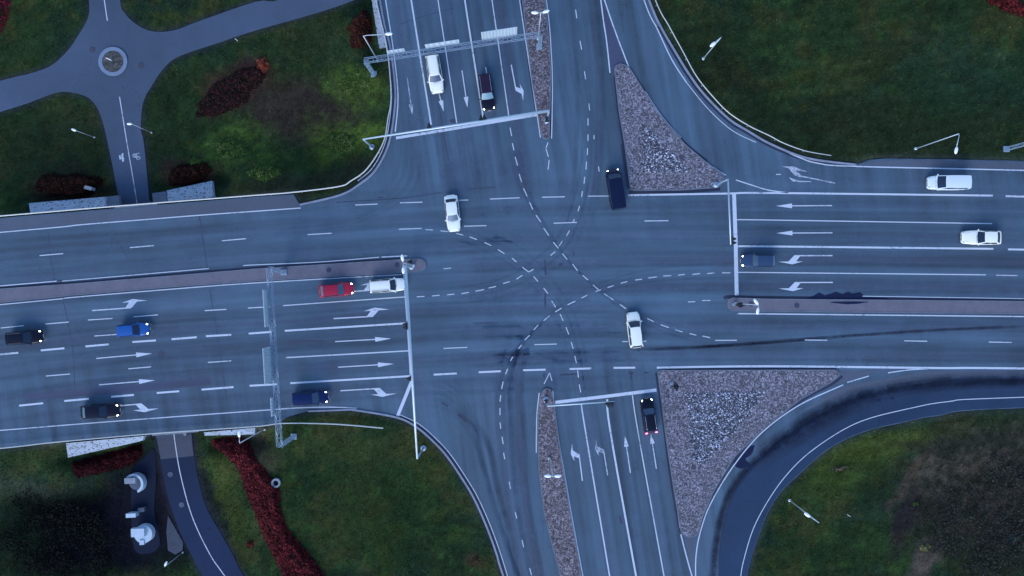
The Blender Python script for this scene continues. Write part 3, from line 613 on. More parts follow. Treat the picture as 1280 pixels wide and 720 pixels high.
arrow('t', (115, 388.2), (160, 385)); arrow('t', (417, 398.2), (465, 395.5)); arrow('t', (413, 366), (462, 363)); arrow('t', (128, 509.2), (177.5, 504.7), side=-1); arrow('t', (425.5, 488.4), (476, 485.4), side=-1)
arrow('s', (1040, 257), (991, 257.3)); arrow('s', (1040.5, 291), (991, 291.3)); arrow('t', (1040.5, 319.5), (991, 319.6), .965); arrow('t', (1041, 353), (991, 353.1), .965)
arrow('s', (509, 97), (513, 125), m='worn', total=47); arrow('s', (542, 92), (549.5, 120), total=49); arrow('s', (577.5, 88), (581.5, 115), total=47); arrow('s', (607, 84), (612, 112), total=47)
arrow('t', (639, 81), (644.5, 110), .67, .85)
arrow('t', (728, 601), (724.3, 572), .68, .95); arrow('t', (759.5, 594), (755, 566), .66, .95, m='worn'); arrow('s', (788, 591), (784, 564), total=46.5); arrow('s', (820.5, 586), (816.2, 559), total=44.5)
ra = MB(); z = ZM + .002
ra.strip([XY(1044, 229), XY(1020, 224), XY(998, 219.6)], .16, z)
ra.poly([XY(*p) for p in [(1000, 221.5), (993, 219), (985, 209.8), (977, 208.2), (992, 208), (1009, 214.6), (999, 213.5), (994, 212), (1002, 220)]], z + .001)
ra.poly([XY(*p) for p in [(986, 221.5), (999, 226), (1014, 226.6), (1014, 227.4), (997, 227.5), (990, 226.5)]], z + .001)
tag(ra.build('lane_arrow', M['worn']), kind='structure')

# ------------------------------------------------------------------ kerbs, islands, medians
kb = MB()
kb.curb(ln(nw_edge), .24, -.1, .12); kb.curb(ln(sw_edge[1:]), .24, -.1, .12); kb.curb(ln(ne_edge), .24, -.1, .12); kb.curb(ln([(385, 514), (440, 512)]), .2, -.1, .11)
struct('kerb', kb, M['kerb'])
def island(name, pts, top, inner=None, sm=True, kz=.14, ncorner=5):
    p = smooth_line(pts, ncorner, True) if sm else pts
    P = [XY(*q) for q in p]
    k = MB().curb(P, .14, 0., kz, True); struct('kerb', k, M['kerb2'])
    struct(name, MB().poly(P, 0.0, kz - .02), M[top])
def rr(pts, r=3.):   # round the corners of a polygon
    out = []; n = len(pts)
    for i in range(n):
        a, b, c = Vector(pts[i - 1]), Vector(pts[i]), Vector(pts[(i + 1) % n]); ri = min(r, (a - b).length * .45, (c - b).length * .45)
        p = b + (a - b).normalized() * ri; q = b + (c - b).normalized() * ri
        for t in (0, .25, .5, .75, 1): out.append(tuple(p * (1 - t) ** 2 + b * 2 * t * (1 - t) + q * t * t))
    return out
se_isl = rr([(822, 463), (1045, 462.5), (1049, 468), (1040, 477), (1000, 499), (960, 531), (918, 570), (892, 613), (878, 645), (872, 668), (861, 672), (852, 668), (845, 627), (837, 577), (829, 520)], 5)
ne_isl = rr([(768, 84), (775, 79.5), (786, 84), (805, 115), (827, 147), (855, 180), (882, 203), (905, 219), (900, 234), (850, 237.5), (788, 238), (781, 180), (774, 140)], 6)
n_med = rr([(624, -200), (653, 0), (665, 100), (676.5, 168), (680, 174), (686, 173), (688.5, 100), (687, 62), (681, 0), (652, -200)], 3)
s_med = rr([(680, 486), (688, 486), (692, 500), (696.5, 536), (702, 577), (714.5, 652), (726.5, 720), (795, 1100), (770, 1100), (701, 720), (690, 680), (680, 640), (674, 590), (672, 540), (674, 500)], 4)
w_med = rr([(-700, 420), (0, 361.5), (100, 354.5), (320, 336.3), (505, 324.5), (525, 323.7), (532, 327), (532, 335), (526, 338), (505, 340.8), (320, 351), (220, 358), (90, 369), (0, 378), (-700, 439)], 4)
e_med = rr([(910, 375), (915, 372.5), (960, 374), (1280, 376.8), (1900, 386), (1900, 400), (1280, 392), (960, 389), (915, 388), (910, 384)], 3.5)
for nm, p, t in (('gravel_island', se_isl, 'gravel'), ('gravel_island', ne_isl, 'gravel'), ('gravel_median', n_med, 'gravel_red'), ('gravel_median', s_med, 'gravel_red'), ('paved_median', w_med, 'pave'), ('paved_median', e_med, 'pave')):
    island(nm, p, t, sm=False)
# bare strips beyond island noses
struct('splitter_paving', MB().poly([XY(*p) for p in [(855, 673), (868, 673), (867, 700), (866, 716), (860, 690)]], .006).poly([XY(*p) for p in [(1050, 463.5), (1100, 463), (1062, 476), (1046, 481)]], .006), M['dust'])
struct('drainage_stain', MB().poly([XY(*p) for p in ragged([(1037, 377.5), (1060, 376.6), (1085, 377.4), (1072, 379.5), (1058, 380.2), (1045, 379)], .15, 3)], .1255), M['wet'])
# rubble beds
def stones(polys, z0, dens, smin, smax, name, label):
    V = []; Fc = []; Cc = []; base = [(1, 0, 0), (0, 1, 0), (-1, 0, 0), (0, -1, 0), (0, 0, 1), (.6, .6, .6), (-.6, .6, .55), (-.6, -.6, .6), (.6, -.6, .55)]
    fs = [(0, 1, 5), (1, 2, 6), (2, 3, 7), (3, 0, 8), (0, 5, 8), (1, 6, 5), (2, 7, 6), (3, 8, 7), (4, 8, 5), (4, 5, 6), (4, 6, 7), (4, 7, 8)]
    for P, k in polys:
        P = np.array([XY(*p) for p in P]); lo, hi = P.min(0), P.max(0); n = int((hi - lo).prod() * dens * k)
        Q = rng.uniform(lo, hi, (n, 2)); Q = Q[inside(Q[:, 0], Q[:, 1], P)]
        for x, y in Q:
            r = random.uniform(smin, smax) * random.choice((.7, 1, 1, 1.3)); a = random.uniform(0, 6.28); ca, sa = math.cos(a), math.sin(a); ex = random.uniform(.6, 1.); hz = random.uniform(.5, .9)
            o = len(V); g = random.choice((.06, .13, .20, .32, .50)) * random.uniform(.8, 1.2); col = (g * .92, g * .98, g * 1.25)
            for b in base:
                j = random.uniform(.82, 1.15); vx, vy = b[0] * r * j, b[1] * r * ex * j
                V.append((x + vx * ca - vy * sa, y + vx * sa + vy * ca, z0 + b[2] * r * hz * j)); Cc.append(col)
            Fc += [(o + a_, o + b_, o + c_) for a_, b_, c_ in fs]
    o = raw_mesh(name, np.array(V), np.array(Fc), M['stone'], np.array(Cc)); tag(o, label, 'rubble', kind='stuff')
ruse = [(856, 491), (958, 489), (925, 532), (880, 581), (866, 577)]; rune = [(801, 155), (815, 165), (829, 181), (862, 215), (804, 216)]
struct('rubble_bed', MB().poly([XY(*p) for p in ruse], .122).poly([XY(*p) for p in rune], .122), M['rubble_bed'])
stones([(ruse, 1.)], .125, 48, .06, .125, 'rubble', 'bed of loose pale and dark rocks inside the large triangular gravel island at lower right')
stones([(rune, 1.)], .125, 48, .06, .125, 'rubble', 'bed of loose pale and dark rocks inside the smaller triangular gravel island at upper right')
def pebbles(polys, dens, name, label):
    V = []; Fc = []; Cc = []
    for P, n in polys:
        P = np.array([XY(*p) for p in P]); lo, hi = P.min(0), P.max(0); Q = rng.uniform(lo, hi, (int((hi - lo).prod() * dens), 2)); Q = Q[inside(Q[:, 0], Q[:, 1], P) & (np.abs(Q[:, 1]) < 42)]
        for x, y in Q:
            r = random.uniform(.025, .075); a = random.uniform(0, 6.28); g = random.choice((.03, .05, .16, .26, .4)); o = len(V)
            for k in range(4): V.append((x + r * math.cos(a + k * 1.57), y + r * math.sin(a + k * 1.57), .118)); Cc.append((g, g * .9, g * 1.05))
            V.append((x, y, .12 + r * .8)); Cc.append((g, g * .9, g * 1.05)); Fc += [(o + k, o + (k + 1) % 4, o + 4) for k in range(4)]
    tag(raw_mesh(name, np.array(V), np.array(Fc), M['stone'], np.array(Cc)), label, 'gravel', kind='stuff')
pebbles([(se_isl, 0), (ne_isl, 0), (n_med, 0), (s_med, 0)], 9, 'gravel', 'loose coarse gravel scattered over the islands and medians')

# ------------------------------------------------------------------ bridge over the cycle path
dk = MB(); a = [XY(143, 259), XY(196, 254.5), XY(248, 540), XY(190, 545)]
dk.poly(a[::-1], -1.0, -.03); tag(dk.build('bridge_deck', M['wall'], rel=None), 'concrete underpass deck slab carrying the main road over the cycle path', 'bridge')
for (p, q, l) in (((149.8, 257.5), (191.6, 543), 'left'), ((191.6, 257.5), (241.6, 540), 'right')):
    A, B = W(*p, PZ), W(*q, PZ); m = (A + B) / 2; d = B - A
    tag(MB().box((m.x, m.y, (PZ - .1 - 1.02) / 2), (d.length, .35, -(PZ - .1) - 1.02), math.atan2(d.y, d.x)).build('underpass_wall', M['wall']), 'concrete wall on the ' + l + ' side of the cycle path underpass below the road', 'wall')
def slab(pts, label, m='slope', th_=.12, name='slope_paving'):
    V = [W(p[0], p[1], p[2]) for p in pts]; n = len(V)
    c = sum(V, Vector()) / n
    mb = MB(); N_ = 14
    # quad grid between (0,1) top edge and (3,2) bottom edge
    a0, a1, b1, b0 = V
    vs = []
    for i in range(N_ + 1):
        t = i / N_
        for j in range(4):
            s = j / 3; q = a0.lerp(a1, t).lerp(b0.lerp(b1, t), s); vs.append((q.x, q.y, q.z + .02 * math.sin(7 * t + 3 * s)))
    fs = [(4 * i + j, 4 * i + j + 1, 4 * i + j + 5, 4 * i + j + 4) for i in range(N_) for j in range(3)]
    o = len(vs); vs += [(x, y, z_ - th_ - .5) for x, y, z_ in vs[:o]]
    for i in range(N_): fs += [(4 * i, 4 * i + 4, o + 4 * i + 4, o + 4 * i), (4 * i + 3, o + 4 * i + 3, o + 4 * i + 7, 4 * i + 7)]
    fs += [(0, o, o + 1, 1), (1, o + 1, o + 2, 2), (2, o + 2, o + 3, 3), (4 * N_, 4 * N_ + 1, o + 4 * N_ + 1, o + 4 * N_), (4 * N_ + 1, 4 * N_ + 2, o + 4 * N_ + 2, o + 4 * N_ + 1), (4 * N_ + 2, 4 * N_ + 3, o + 4 * N_ + 3, o + 4 * N_ + 2)]
    mb.add(vs, fs); ob = mb.build(name, M[m], rel=c); tag(ob, label, 'slope paving', 'concrete slope slabs beside the underpass mouths')
slab([(36, 254, -1.3), (131, 246, -1.3), (132.5, 258.5, -.25), (38, 266, -.25)], 'speckled concrete slope slab left of the upper cycle path mouth')
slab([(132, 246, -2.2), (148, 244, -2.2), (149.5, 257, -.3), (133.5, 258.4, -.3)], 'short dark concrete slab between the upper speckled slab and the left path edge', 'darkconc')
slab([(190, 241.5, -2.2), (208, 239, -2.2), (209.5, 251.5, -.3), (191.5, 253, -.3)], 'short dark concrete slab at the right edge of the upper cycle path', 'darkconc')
slab([(208.5, 238, -1.9), (265, 226, -1.9), (267, 246.5, -.25), (210, 251.4, -.25)], 'widening speckled concrete slope slab right of the upper cycle path mouth')
slab([(82.5, 554, -.25), (180, 545, -.25), (178, 551, -1.), (85, 572, -1.6)], 'tapering pale speckled concrete slope slab above the dark red bushes')
slab([(255, 540.5, -.25), (319, 534.8, -.25), (318, 543, -.9), (256, 544.5, -.9)], 'narrow pale concrete slope slab under the guardrail by the red hedge')
slab([(471.5, -20, -.3), (484, 57, -.3), (474, 59, -1.4), (462, -16, -1.4)], 'upright speckled concrete slab beside the left edge of the upper road')

# ------------------------------------------------------------------ guardrails
def guardrail(pts, label, zfun=None, n=6):
    P = [Vector((*p, 0)) for p in ln(pts, n)]
    root = thing('guardrail', P[len(P) // 2], label, 'guardrail', 'steel guardrails along the road edges'); r = root.location
    mb = MB(); prof = [(.0, .48), (.05, .52), (.0, .60), (.05, .68), (.02, .74), (-.06, .74)]
    vs = []; k = len(prof)
    for i, p in enumerate(P):
        a, b = P[max(i - 1, 0)], P[min(i + 1, len(P) - 1)]; d = (b - a).normalized(); nn = Vector((-d.y, d.x, 0))
        for o, z_ in prof: vs.append((p.x + nn.x * o, p.y + nn.y * o, z_))
    mb.add(vs, [(k * i + j, k * i + k + j, k * i + k + j + 1, k * i + j + 1) for i in range(len(P) - 1) for j in range(k - 1)])
    mb.build('rail', M['rail'], root, r)
    acc = 0; nextp = 1.
    for a, b in zip(P, P[1:]):
        l = (b - a).length
        while nextp <= acc + l:
            q = a + (b - a) * ((nextp - acc) / l)
            if abs(q.x) < 72 and abs(q.y) < 42:
                g = max(tz(q.x, q.y), -.9); MB().box((q.x, q.y, (g - .2 + .66) / 2), (.09, .06, .66 - g + .2)).build('post', M['galv'], root, r)
            nextp += 4.
        acc += l
guardrail([(452, -120), (471, 0), (484.5, 60), (490, 120), (486, 150), (480, 180), (460, 212), (440, 227), (425, 234), (367, 241.3), (320, 245), (160, 257.5), (0, 271), (-250, 292)], 'long pale guardrail bending round the upper left grass corner')
guardrail([(-250, 583), (0, 559.5), (72, 551.5), (197, 540.5), (320, 532), (357, 528), (420, 529), (480, 534)], 'guardrail along the lower edge of the left road above the hedge')
guardrail([(778, -110), (817, 0), (835, 35), (852, 66), (869, 97), (890, 123), (910, 143), (935, 159), (960, 171), (977, 180), (1005, 190), (1036, 195.5)], 'curved guardrail at the foot of the upper right grass field')

# ------------------------------------------------------------------ truss gantries
def truss(mb, A, B, w, h, seg=1.1, r=.045):
    A = Vector(A); B = Vector(B); d = (B - A); n = int(max(3, d.length / seg)); d.normalize(); s = d.cross(Vector((0, 0, 1)));
    if s.length < .2: s = Vector((1, 0, 0))
    s.normalize(); u = s.cross(d)
    co = [s * (i * w / 2) + u * (j * h / 2) for i, j in ((-1, -1), (1, -1), (1, 1), (-1, 1))]
    for c in co: mb.bar(A + c, B + c, r * 1.5, n=4)
    for i in range(n):
        p, q = A.lerp(B, i / n), A.lerp(B, (i + 1) / n)
        for k in range(4):
            a, b = co[k], co[(k + 1) % 4]
            if i % 2: a, b = b, a
            mb.bar(p + a, q + b, r, n=4); mb.bar(p + co[k], p + co[(k + 1) % 4], r, n=4)
def sign_panel(root, r, p0, p1, zb, zt, off, nrib, label=None):
    # panel standing above/along the beam with ribs on its back
    A = Vector(p0); B = Vector(p1); d = (B - A); L_ = d.length; ang = math.atan2(d.y, d.x); mid = (A + B) / 2
    nn = Vector((-math.sin(ang), math.cos(ang), 0)) * off
    c = mid + nn
    o = MB().box((c.x, c.y, (zb + zt) / 2), (L_, .05, zt - zb), ang).build('sign_panel', M['sign'], root, r)
    if label: o['label'] = label
    rb = MB(); sg = -1 if off > 0 else 1
    for i in range(nrib):
        q = A.lerp(B, (i + .5) / nrib) + nn + Vector((-math.sin(ang), math.cos(ang), 0)) * (.075 * sg)
        rb.box((q.x, q.y, (zb + zt) / 2), (.10, .10, zt - zb - .04), ang)
    rb2 = rb.build('rib', M['galvl'], o, r)
def gantry(fA, A, B, fB, signs, label, hb=5.9):
    root = thing('sign_gantry', fA, label, 'gantry', 'overhead sign gantries'); r = root.location
    mb = MB(); truss(mb, A, B, .55, .55, 1.0, .020); mb.build('truss_beam', M['galv'], root, r)
    for f, t in ((fA, A), (fB, B)):
        mb = MB(); truss(mb, (f[0], f[1], f[2] + .1), (t[0], t[1], t[2] - .35), .38, .38, .8, .032); mb.build('leg', M['galv'], root, r)
        MB().box((f[0], f[1], f[2] + .06), (.75, .75, .2)).build('base_plate', M['galv'], root, r)
    for s in signs: sign_panel(root, r, *s)
def lerpP(A, B, t): return Vector(A).lerp(Vector(B), t)
gA, gB = W(456, 76, 5.9), W(676, 43, 5.9); fa = G(467.5, 93)
fb = W(674, 58.5, .12)
d = (gB - gA); 
def on(A, B, x, axis_=0, z=5.9):   # point on beam at image coordinate
    a = Vector(A); b = Vector(B)
    ia = 640 + a.x * S * H / (H - a.z) if axis_ == 0 else 360 - a.y * S * H / (H - a.z); ib = 640 + b.x * S * H / (H - b.z) if axis_ == 0 else 360 - b.y * S * H / (H - b.z)
    return a.lerp(b, (x - ia) / (ib - ia))
gantry(tuple(fa), tuple(gA), (fb.x, gB.y, gB.z), tuple(fb), [
    (on(gA, gB, 485.5), on(gA, gB, 507), 5.8, 6.9, .45, 4), (on(gA, gB, 533), on(gA, gB, 575), 5.8, 7.1, .45, 6), (on(gA, gB, 603), on(gA, gB, 647), 5.6, 8.4, .45, 11)],
    'lattice sign gantry spanning the upper road with three ribbed panels')
hA, hB = W(349.5, 558, 5.9), W(336.5, 335, 5.9)
fbot = G(367.5, 545.5); ftop = W(353, 344, .12)
ftop = Vector((hB.x, hB.y - .4, .12))
gantry(tuple(fbot), tuple(hA), tuple(hB), tuple(ftop), [
    (on(hA, hB, 477, 1), on(hA, hB, 433, 1), 5.5, 8.6, .45, 11), (on(hA, hB, 408, 1), on(hA, hB, 362, 1), 5.7, 7.4, .45, 9), (on(hA, hB, 519, 1), on(hA, hB, 496, 1), 5.8, 6.9, .45, 5)],
    'lattice sign gantry spanning the left road from the lower grass')
eA, eB = W(1296, 176, 5.9), W(1350, 385, 5.9); fe = G(1257.5, 186.5)
gantry(tuple(fe), tuple(eA), tuple(eB), (eB.x, eB.y, .1), [(on(eA, eB, 250, 1), on(eA, eB, 300, 1), 5.6, 8.4, .45, 10)], 'lattice gantry leg standing in the grass at the right border')

# ------------------------------------------------------------------ traffic signals
def head(root, r, c, ang, n=3, side=False):
    # signal head: black housing with visors, three lenses facing ang
    c = Vector(c); f = Vector((math.cos(ang), math.sin(ang), 0))
    o = MB().box((c.x, c.y, c.z - .45), (.28, .34, .95), ang).box((c.x - f.x * .13, c.y - f.y * .13, c.z - .45), (.03, .62, 1.15), ang).build('signal_head', M['black'], root, r)
    for i in range(3):
        q = c + f * .15 + Vector((0, 0, -.15 - .3 * i)); l = MB().bar(q, q + f * .02, .10, n=12).build('lens', M['lens'], o, r)
        v = MB(); s_ = Vector((-f.y, f.x, 0)); vs = []
        for k in range(7):
            t = math.pi * k / 6
            for e in (0, .2): w_ = q + s_ * (.12 * math.cos(t)) + Vector((0, 0, .12 * math.sin(t))) + f * e; vs.append(w_)
        v.add(vs, [(2 * k, 2 * k + 1, 2 * k + 3, 2 * k + 2) for k in range(6)]); v.build('visor', M['black'], o, r)
def signal_mast(foot, A, B, footB, heads, label, posthead=None, hd=0., r0=.11, r1=.17, m='galvl'):
    root = thing('signal_mast', foot, label, 'traffic signal', 'traffic signal masts over the stop lines'); r = root.location
    A = Vector(A); B = Vector(B); foot = Vector(foot)
    MB().bar(foot, A, .13, .11, 10).disc(foot, .38, .12, 16).build('post', M['galv'], root, r, True)
    MB().bar(A, B, r0, r1, 10).build('mast_arm', M[m], root, r, True)
    if footB is not None: MB().bar(Vector(footB), B, .13, .12, 10).disc(footB, .38, .12, 16).build('post', M['galv'], root, r, True)
    for t, off in heads:
        p = A.lerp(B, t); f = Vector((math.cos(hd), math.sin(hd), 0)); head(root, r, p + f * off + Vector((0, 0, .25)), hd)
    if posthead is not None: head(root, r, posthead, hd)
def px_t(A, B, x, ax=0):
    f = lambda v: (640 + v[0] * S * H / (H - v[2])) if ax == 0 else (360 - v[1] * S * H / (H - v[2]))
    return (x - f(A)) / (f(B) - f(A))
A_, B_ = W(454, 174, 5.5), W(686, 138.5, 5.5)
ft = G(465.4, 184); fB = Vector((B_.x, B_.y, .12))
signal_mast(tuple(ft), A_, B_, tuple(fB), [(px_t(A_, B_, 537), .35), (px_t(A_, B_, 602), .35), (px_t(A_, B_, 606), .35)], 'long pale signal beam over the upper road stop line', (fB.x - .1, fB.y - .5, 3.2), math.radians(98), .10, .19)
A_, B_ = W(521.5, 573, 5.7), W(506.5, 332, 5.7); ft = G(529.3, 560); fB = Vector((B_.x, B_.y, .12))
signal_mast(tuple(ft), A_, B_, tuple(fB), [(px_t(A_, B_, 473, 1), .4), (px_t(A_, B_, 409, 1), .4), (px_t(A_, B_, 405, 1), .4)], 'longest signal beam, from the lower grass to the left median', (W(513, 327, 3.2).x, W(513, 327, 3.2).y, 3.4), math.radians(184), .11, .24)
A_, B_ = W(910, 224, 5.6), W(913.5, 306, 5.6); ft = W(895, 231, .12)
signal_mast(tuple(ft), A_, B_, None, [(.97, .3), (.91, .3)], 'cantilever signal arm rising from the tip of the upper gravel island', None, math.radians(0), .11, .08)
A_, B_ = W(685, 507.5, 5.3), W(768, 502, 5.3); ft = W(682.5, 499.5, .12)
signal_mast(tuple(ft), A_, B_, None, [(.96, .3), (.9, .3)], 'thin signal arm reaching over the lower road stop line', (W(683, 502, 3.).x, W(683, 502, 3.).y, 3.2), math.radians(-82), .10, .06)
def signal_post(foot, hd, label):
    root = thing('signal_post', foot, label, 'traffic signal'); r = root.location
    MB().bar(foot, Vector(foot) + Vector((0, 0, 3.1)), .06, n=8).disc(foot, .2, .08, 12).build('post', M['galv'], root, r)
    head(root, r, Vector(foot) + Vector((math.cos(hd) * .2, math.sin(hd) * .2, 3.2)), hd); head(root, r, Vector(foot) + Vector((-math.cos(hd) * .2, -math.sin(hd) * .2, 3.2)), hd + math.pi)
signal_post(W(917, 380.5, .12), 0., 'short signal post with black heads on the nose of the right median')
signal_post(W(818, 477.5, .12) + Vector((2.2, -.2, 0)), math.radians(-80), 'small signal post at the upper left corner of the lower gravel island')

# ------------------------------------------------------------------ street lamps
def lamp_head(root, r, c, ang, big=1.):
    o = MB().ellipsoid((c[0], c[1], c[2] + .04), (.46 * big, .20 * big, .12), ang, 14, 8).build('lamp_head', M['lampw'], root, r, True)
    MB().ellipsoid((c[0], c[1], c[2] - .05), (.34 * big, .17 * big, .09), ang, 12, 6).build('diffuser', M['hl_off'], o, r, True)
def lamp(foot, top, heads, label, rp=.085, big=1., grp='tall street lamps'):
    root = thing('street_lamp', foot, label, 'street lamp', grp); r = root.location; foot = Vector(foot); top = Vector(top)
    MB().bar(foot, top, rp, rp * .6, 8).disc(foot, rp * 2.2, .25, 10).build('pole', M['galvl'], root, r, True)
    for h in heads:
        h = Vector(h); d = h - top
        if d.length > .25:
            MB().tube([top - Vector((0, 0, .05)), top.lerp(h, .15) + Vector((0, 0, .12)), h - d.normalized() * .45], rp * .55).build('arm', M['galvl'], root, r, True)
        lamp_head(root, r, h, math.atan2(d.y, d.x) if d.length > .25 else 0., big)
def up(foot, h): return (foot[0], foot[1], foot[2] + h)
HL = 9.0
def lamp_px(f, t, hs, label, h=HL, **k):
    # foot pixel, heads as pixel positions at lamp height
    F_ = G(*f) if f[0] > 0 and k.pop('ground', True) else W(*f, .12)
    zt = F_.z + h; lamp(F_, up(F_, h), [W(a, b, zt + .05) for a, b in hs], label, **k)
lamp_px((472.5, 76), None, [(486, 42.5)], 'lamp with a bent arm beside the upper road gantry', 9.6)
lamp_px((878.7, 73.7), None, [(891, 55.5)], 'lamp in the upper right field close to the curved guardrail', 8.3)
lamp_px((1144, 186), None, [(1195, 188)], 'lamp standing in grass above the white van, long arm toward the right road', 9.3)
lamp_px((986.5, 625), None, [(1009, 643.5)], 'lamp standing in the lower right grass inside the curved ramp', 9.2)
lamp_px((331, 536), None, [(299, 542)], 'lamp above the top of the red hedge', 8.8)
for f, t, hs, lab in (((517, 331.8), 0, [(503, 322.5), (504.2, 338)], 'twin headed lamp on the rounded end of the left median'), ((916.5, 380.2), 0, [(945, 377.3), (947, 388.7)], 'twin headed lamp on the nose of the right median'),
                      ((686.3, 573), 0, [(684.8, 595), (697.2, 595)], 'twin headed lamp on the lower gravel median'), ((672.6, 49), 0, [(668.5, 16), (682.5, 14.5)], 'twin headed lamp on the upper gravel median beside the gantry')):
    F_ = W(*f, .12) + (Vector((.25, .1, 0)) if 'nose' in lab else Vector()); h = 9.; lamp(F_, up(F_, h), [W(a, b, h + .1) for a, b in hs], lab, big=.95, grp='tall street lamps')
for f, hd_, lab in (((190, 166), (162, 155), 'slim path lamp right of the cycle path, head over the centre line'), ((119, 172), (92.5, 162.5), 'slim path lamp in the dark grass left of the cycle path'), ((229, 690), (207.5, 704.5), 'slim path lamp near the three concrete chambers')):
    F_ = G(*f); lamp(F_, up(F_, 5.3), [W(*hd_, F_.z + 5.4)], lab, .045, .75, 'slim lamps along the cycle path')

# ------------------------------------------------------------------ utility chambers, planter, manholes
def chamber(parts, loc, label, name='utility_chamber'):
    root = thing(name, loc, label, 'utility chamber')
    for nm, mb, m in parts: mb.build(nm, M[m], root, loc)
def P3(x, y, z=PZ): return W(x, y, z)
c = P3(171.5, 602.5); chamber([('ring_wall', MB().ring((c.x, c.y, PZ), 1.0, 1.32, 1.0, 28, math.radians(-62), math.radians(150)), 'whiteconc'), ('cover', MB().disc((c.x, c.y, PZ), .98, .25), 'darkconc'),
    ('cabinet', MB().box((P3(168.5, 598).x, P3(168.5, 598).y, PZ + .65), (1.45, .75, 1.3), .06), 'conc')], c, 'crescent shaped pale concrete ring around a grey box')
c = P3(172, 640); chamber([('cabinet', MB().box((P3(168.5, 641.5).x, P3(168.5, 641.5).y, PZ + .5), (1.25, .48, 1.), .05).box((P3(168.5, 641.5).x, P3(168.5, 641.5).y, PZ + 1.03), (1.33, .54, .06), .05), 'whiteconc'),
    ('cover', MB().box((P3(179, 636).x, P3(179, 636).y, PZ + .3), (.85, .55, .6), .15), 'darkconc')], c, 'small pale cabinet between the two round concrete chambers', 'utility_cabinet')
c = P3(183, 665); chamber([('ring_wall', MB().disc((c.x, c.y, PZ), 1.22, .9, 32), 'whiteconc'), ('cabinet', MB().box((P3(179, 661.5).x, P3(179, 661.5).y, PZ + 1.2), (1.75, 1.1, .6), .03), 'whiteconc'), ('hatch', MB().box((P3(182, 675).x, P3(182, 675).y, PZ + .8), (.6, .6, .5), .1), 'whiteconc')], c, 'round pale concrete chamber with box lid and hatch')
c = G(346.3, 602.7); chamber([('ring_wall', MB().ring((c.x, c.y, c.z - .1), .36, .6, .65, 28), 'conc'), ('cover', MB().disc((c.x, c.y, c.z), .36, .1), 'black')], c, 'small concrete well ring beside the red hedge', 'well_ring')
c = P3(141.5, 77); root = thing('planter', c, 'round planter in a pale ring at the cycle path crossing', 'planter')
MB().ring((c.x, c.y, PZ), 1.45, 1.95, .12, 40).build('ring_kerb', concrete('planter_ring_concrete', (.15, .20, .29), .15), root, c)
MB().disc((c.x, c.y, PZ), 1.44, .10, 40).build('soil', speckle('planter_soil', [(.02, .025, .025), (.05, .05, .05), (.09, .085, .08)], 3.), root, c)
MB().box((c.x - .3, c.y + .15, PZ + .6), (.75, .10, .12), -.4).bar((c.x - .1, c.y + .1, PZ), (c.x - .1, c.y + .1, PZ + .6), .05).build('marker_post', M['lampw'], root, c)
for (px_, py_, z_, lab) in ((115.5, 62, PZ, 'round manhole cover upper left of the planter ring'), (176, 82, PZ, 'round manhole cover right of the planter ring'), (213, 593, PZ, 'pale manhole cover on the lower cycle path nearest the bridge'), (227, 631, PZ, 'pale manhole cover farther down the lower cycle path'),
                        (411, 337.5, .12, 'dark square drain cover midway along the left median'), (496.5, 331, .12, 'dark drain cover close to the rounded end of the left median'), (996, 382, .12, 'small dark cover on the right median near its stain'), (938.5, 380, .12, 'dark cover by the twin lamp on the right median'), (679.5, 130, .12, 'reddish round cover on the upper gravel median'), (867, 584, .12, 'rusty round cover below the rubble bed of the lower island'), (852, 196.5, .12, 'brown round cover beside the upper rubble bed')):
    q = W(px_, py_, z_); rr_ = .30 if z_ < 0 else .26
    mm = 'conc' if 'pale' in lab else ('tar' if 'dark' in lab else None)
    mm = M[mm] if mm else mat('rusty_iron', (.050, .042, .070), .8)
    if 'pale' in lab: mm = M['darkconc']
    o = MB().disc((0, 0, 0), rr_, .03, 20).ring((0, 0, 0), rr_, rr_ + .06, .035, 20).build('manhole_cover', mm); o.location = q + Vector((0, 0, .004)); tag(o, lab, 'manhole cover')
q = G(115, 236); MB_ = MB().box((0, 0, .45), (.9, .4, .9), -.25).box((0, 0, .93), (1.0, .46, .06), -.25); o = MB_.build('utility_cabinet', M['conc']); o.location = q; tag(o, 'pale utility cabinet in the dark red bushes above the speckled slab', 'cabinet')
for f, lab in (((1059, 643), 'short white marker post in the lower right grass'), ((297, 51), 'thin marker post in the grass below the right branch of the path')):
    q = G(*f); root = thing('marker_post', q, lab, 'marker post'); MB().bar(q, q + Vector((0, 0, 1.3)), .05).build('post', M['lampw'], root, q); MB().box((q.x, q.y, q.z + 1.2), (.12, .12, .2)).build('cap', M['black'], root, q)

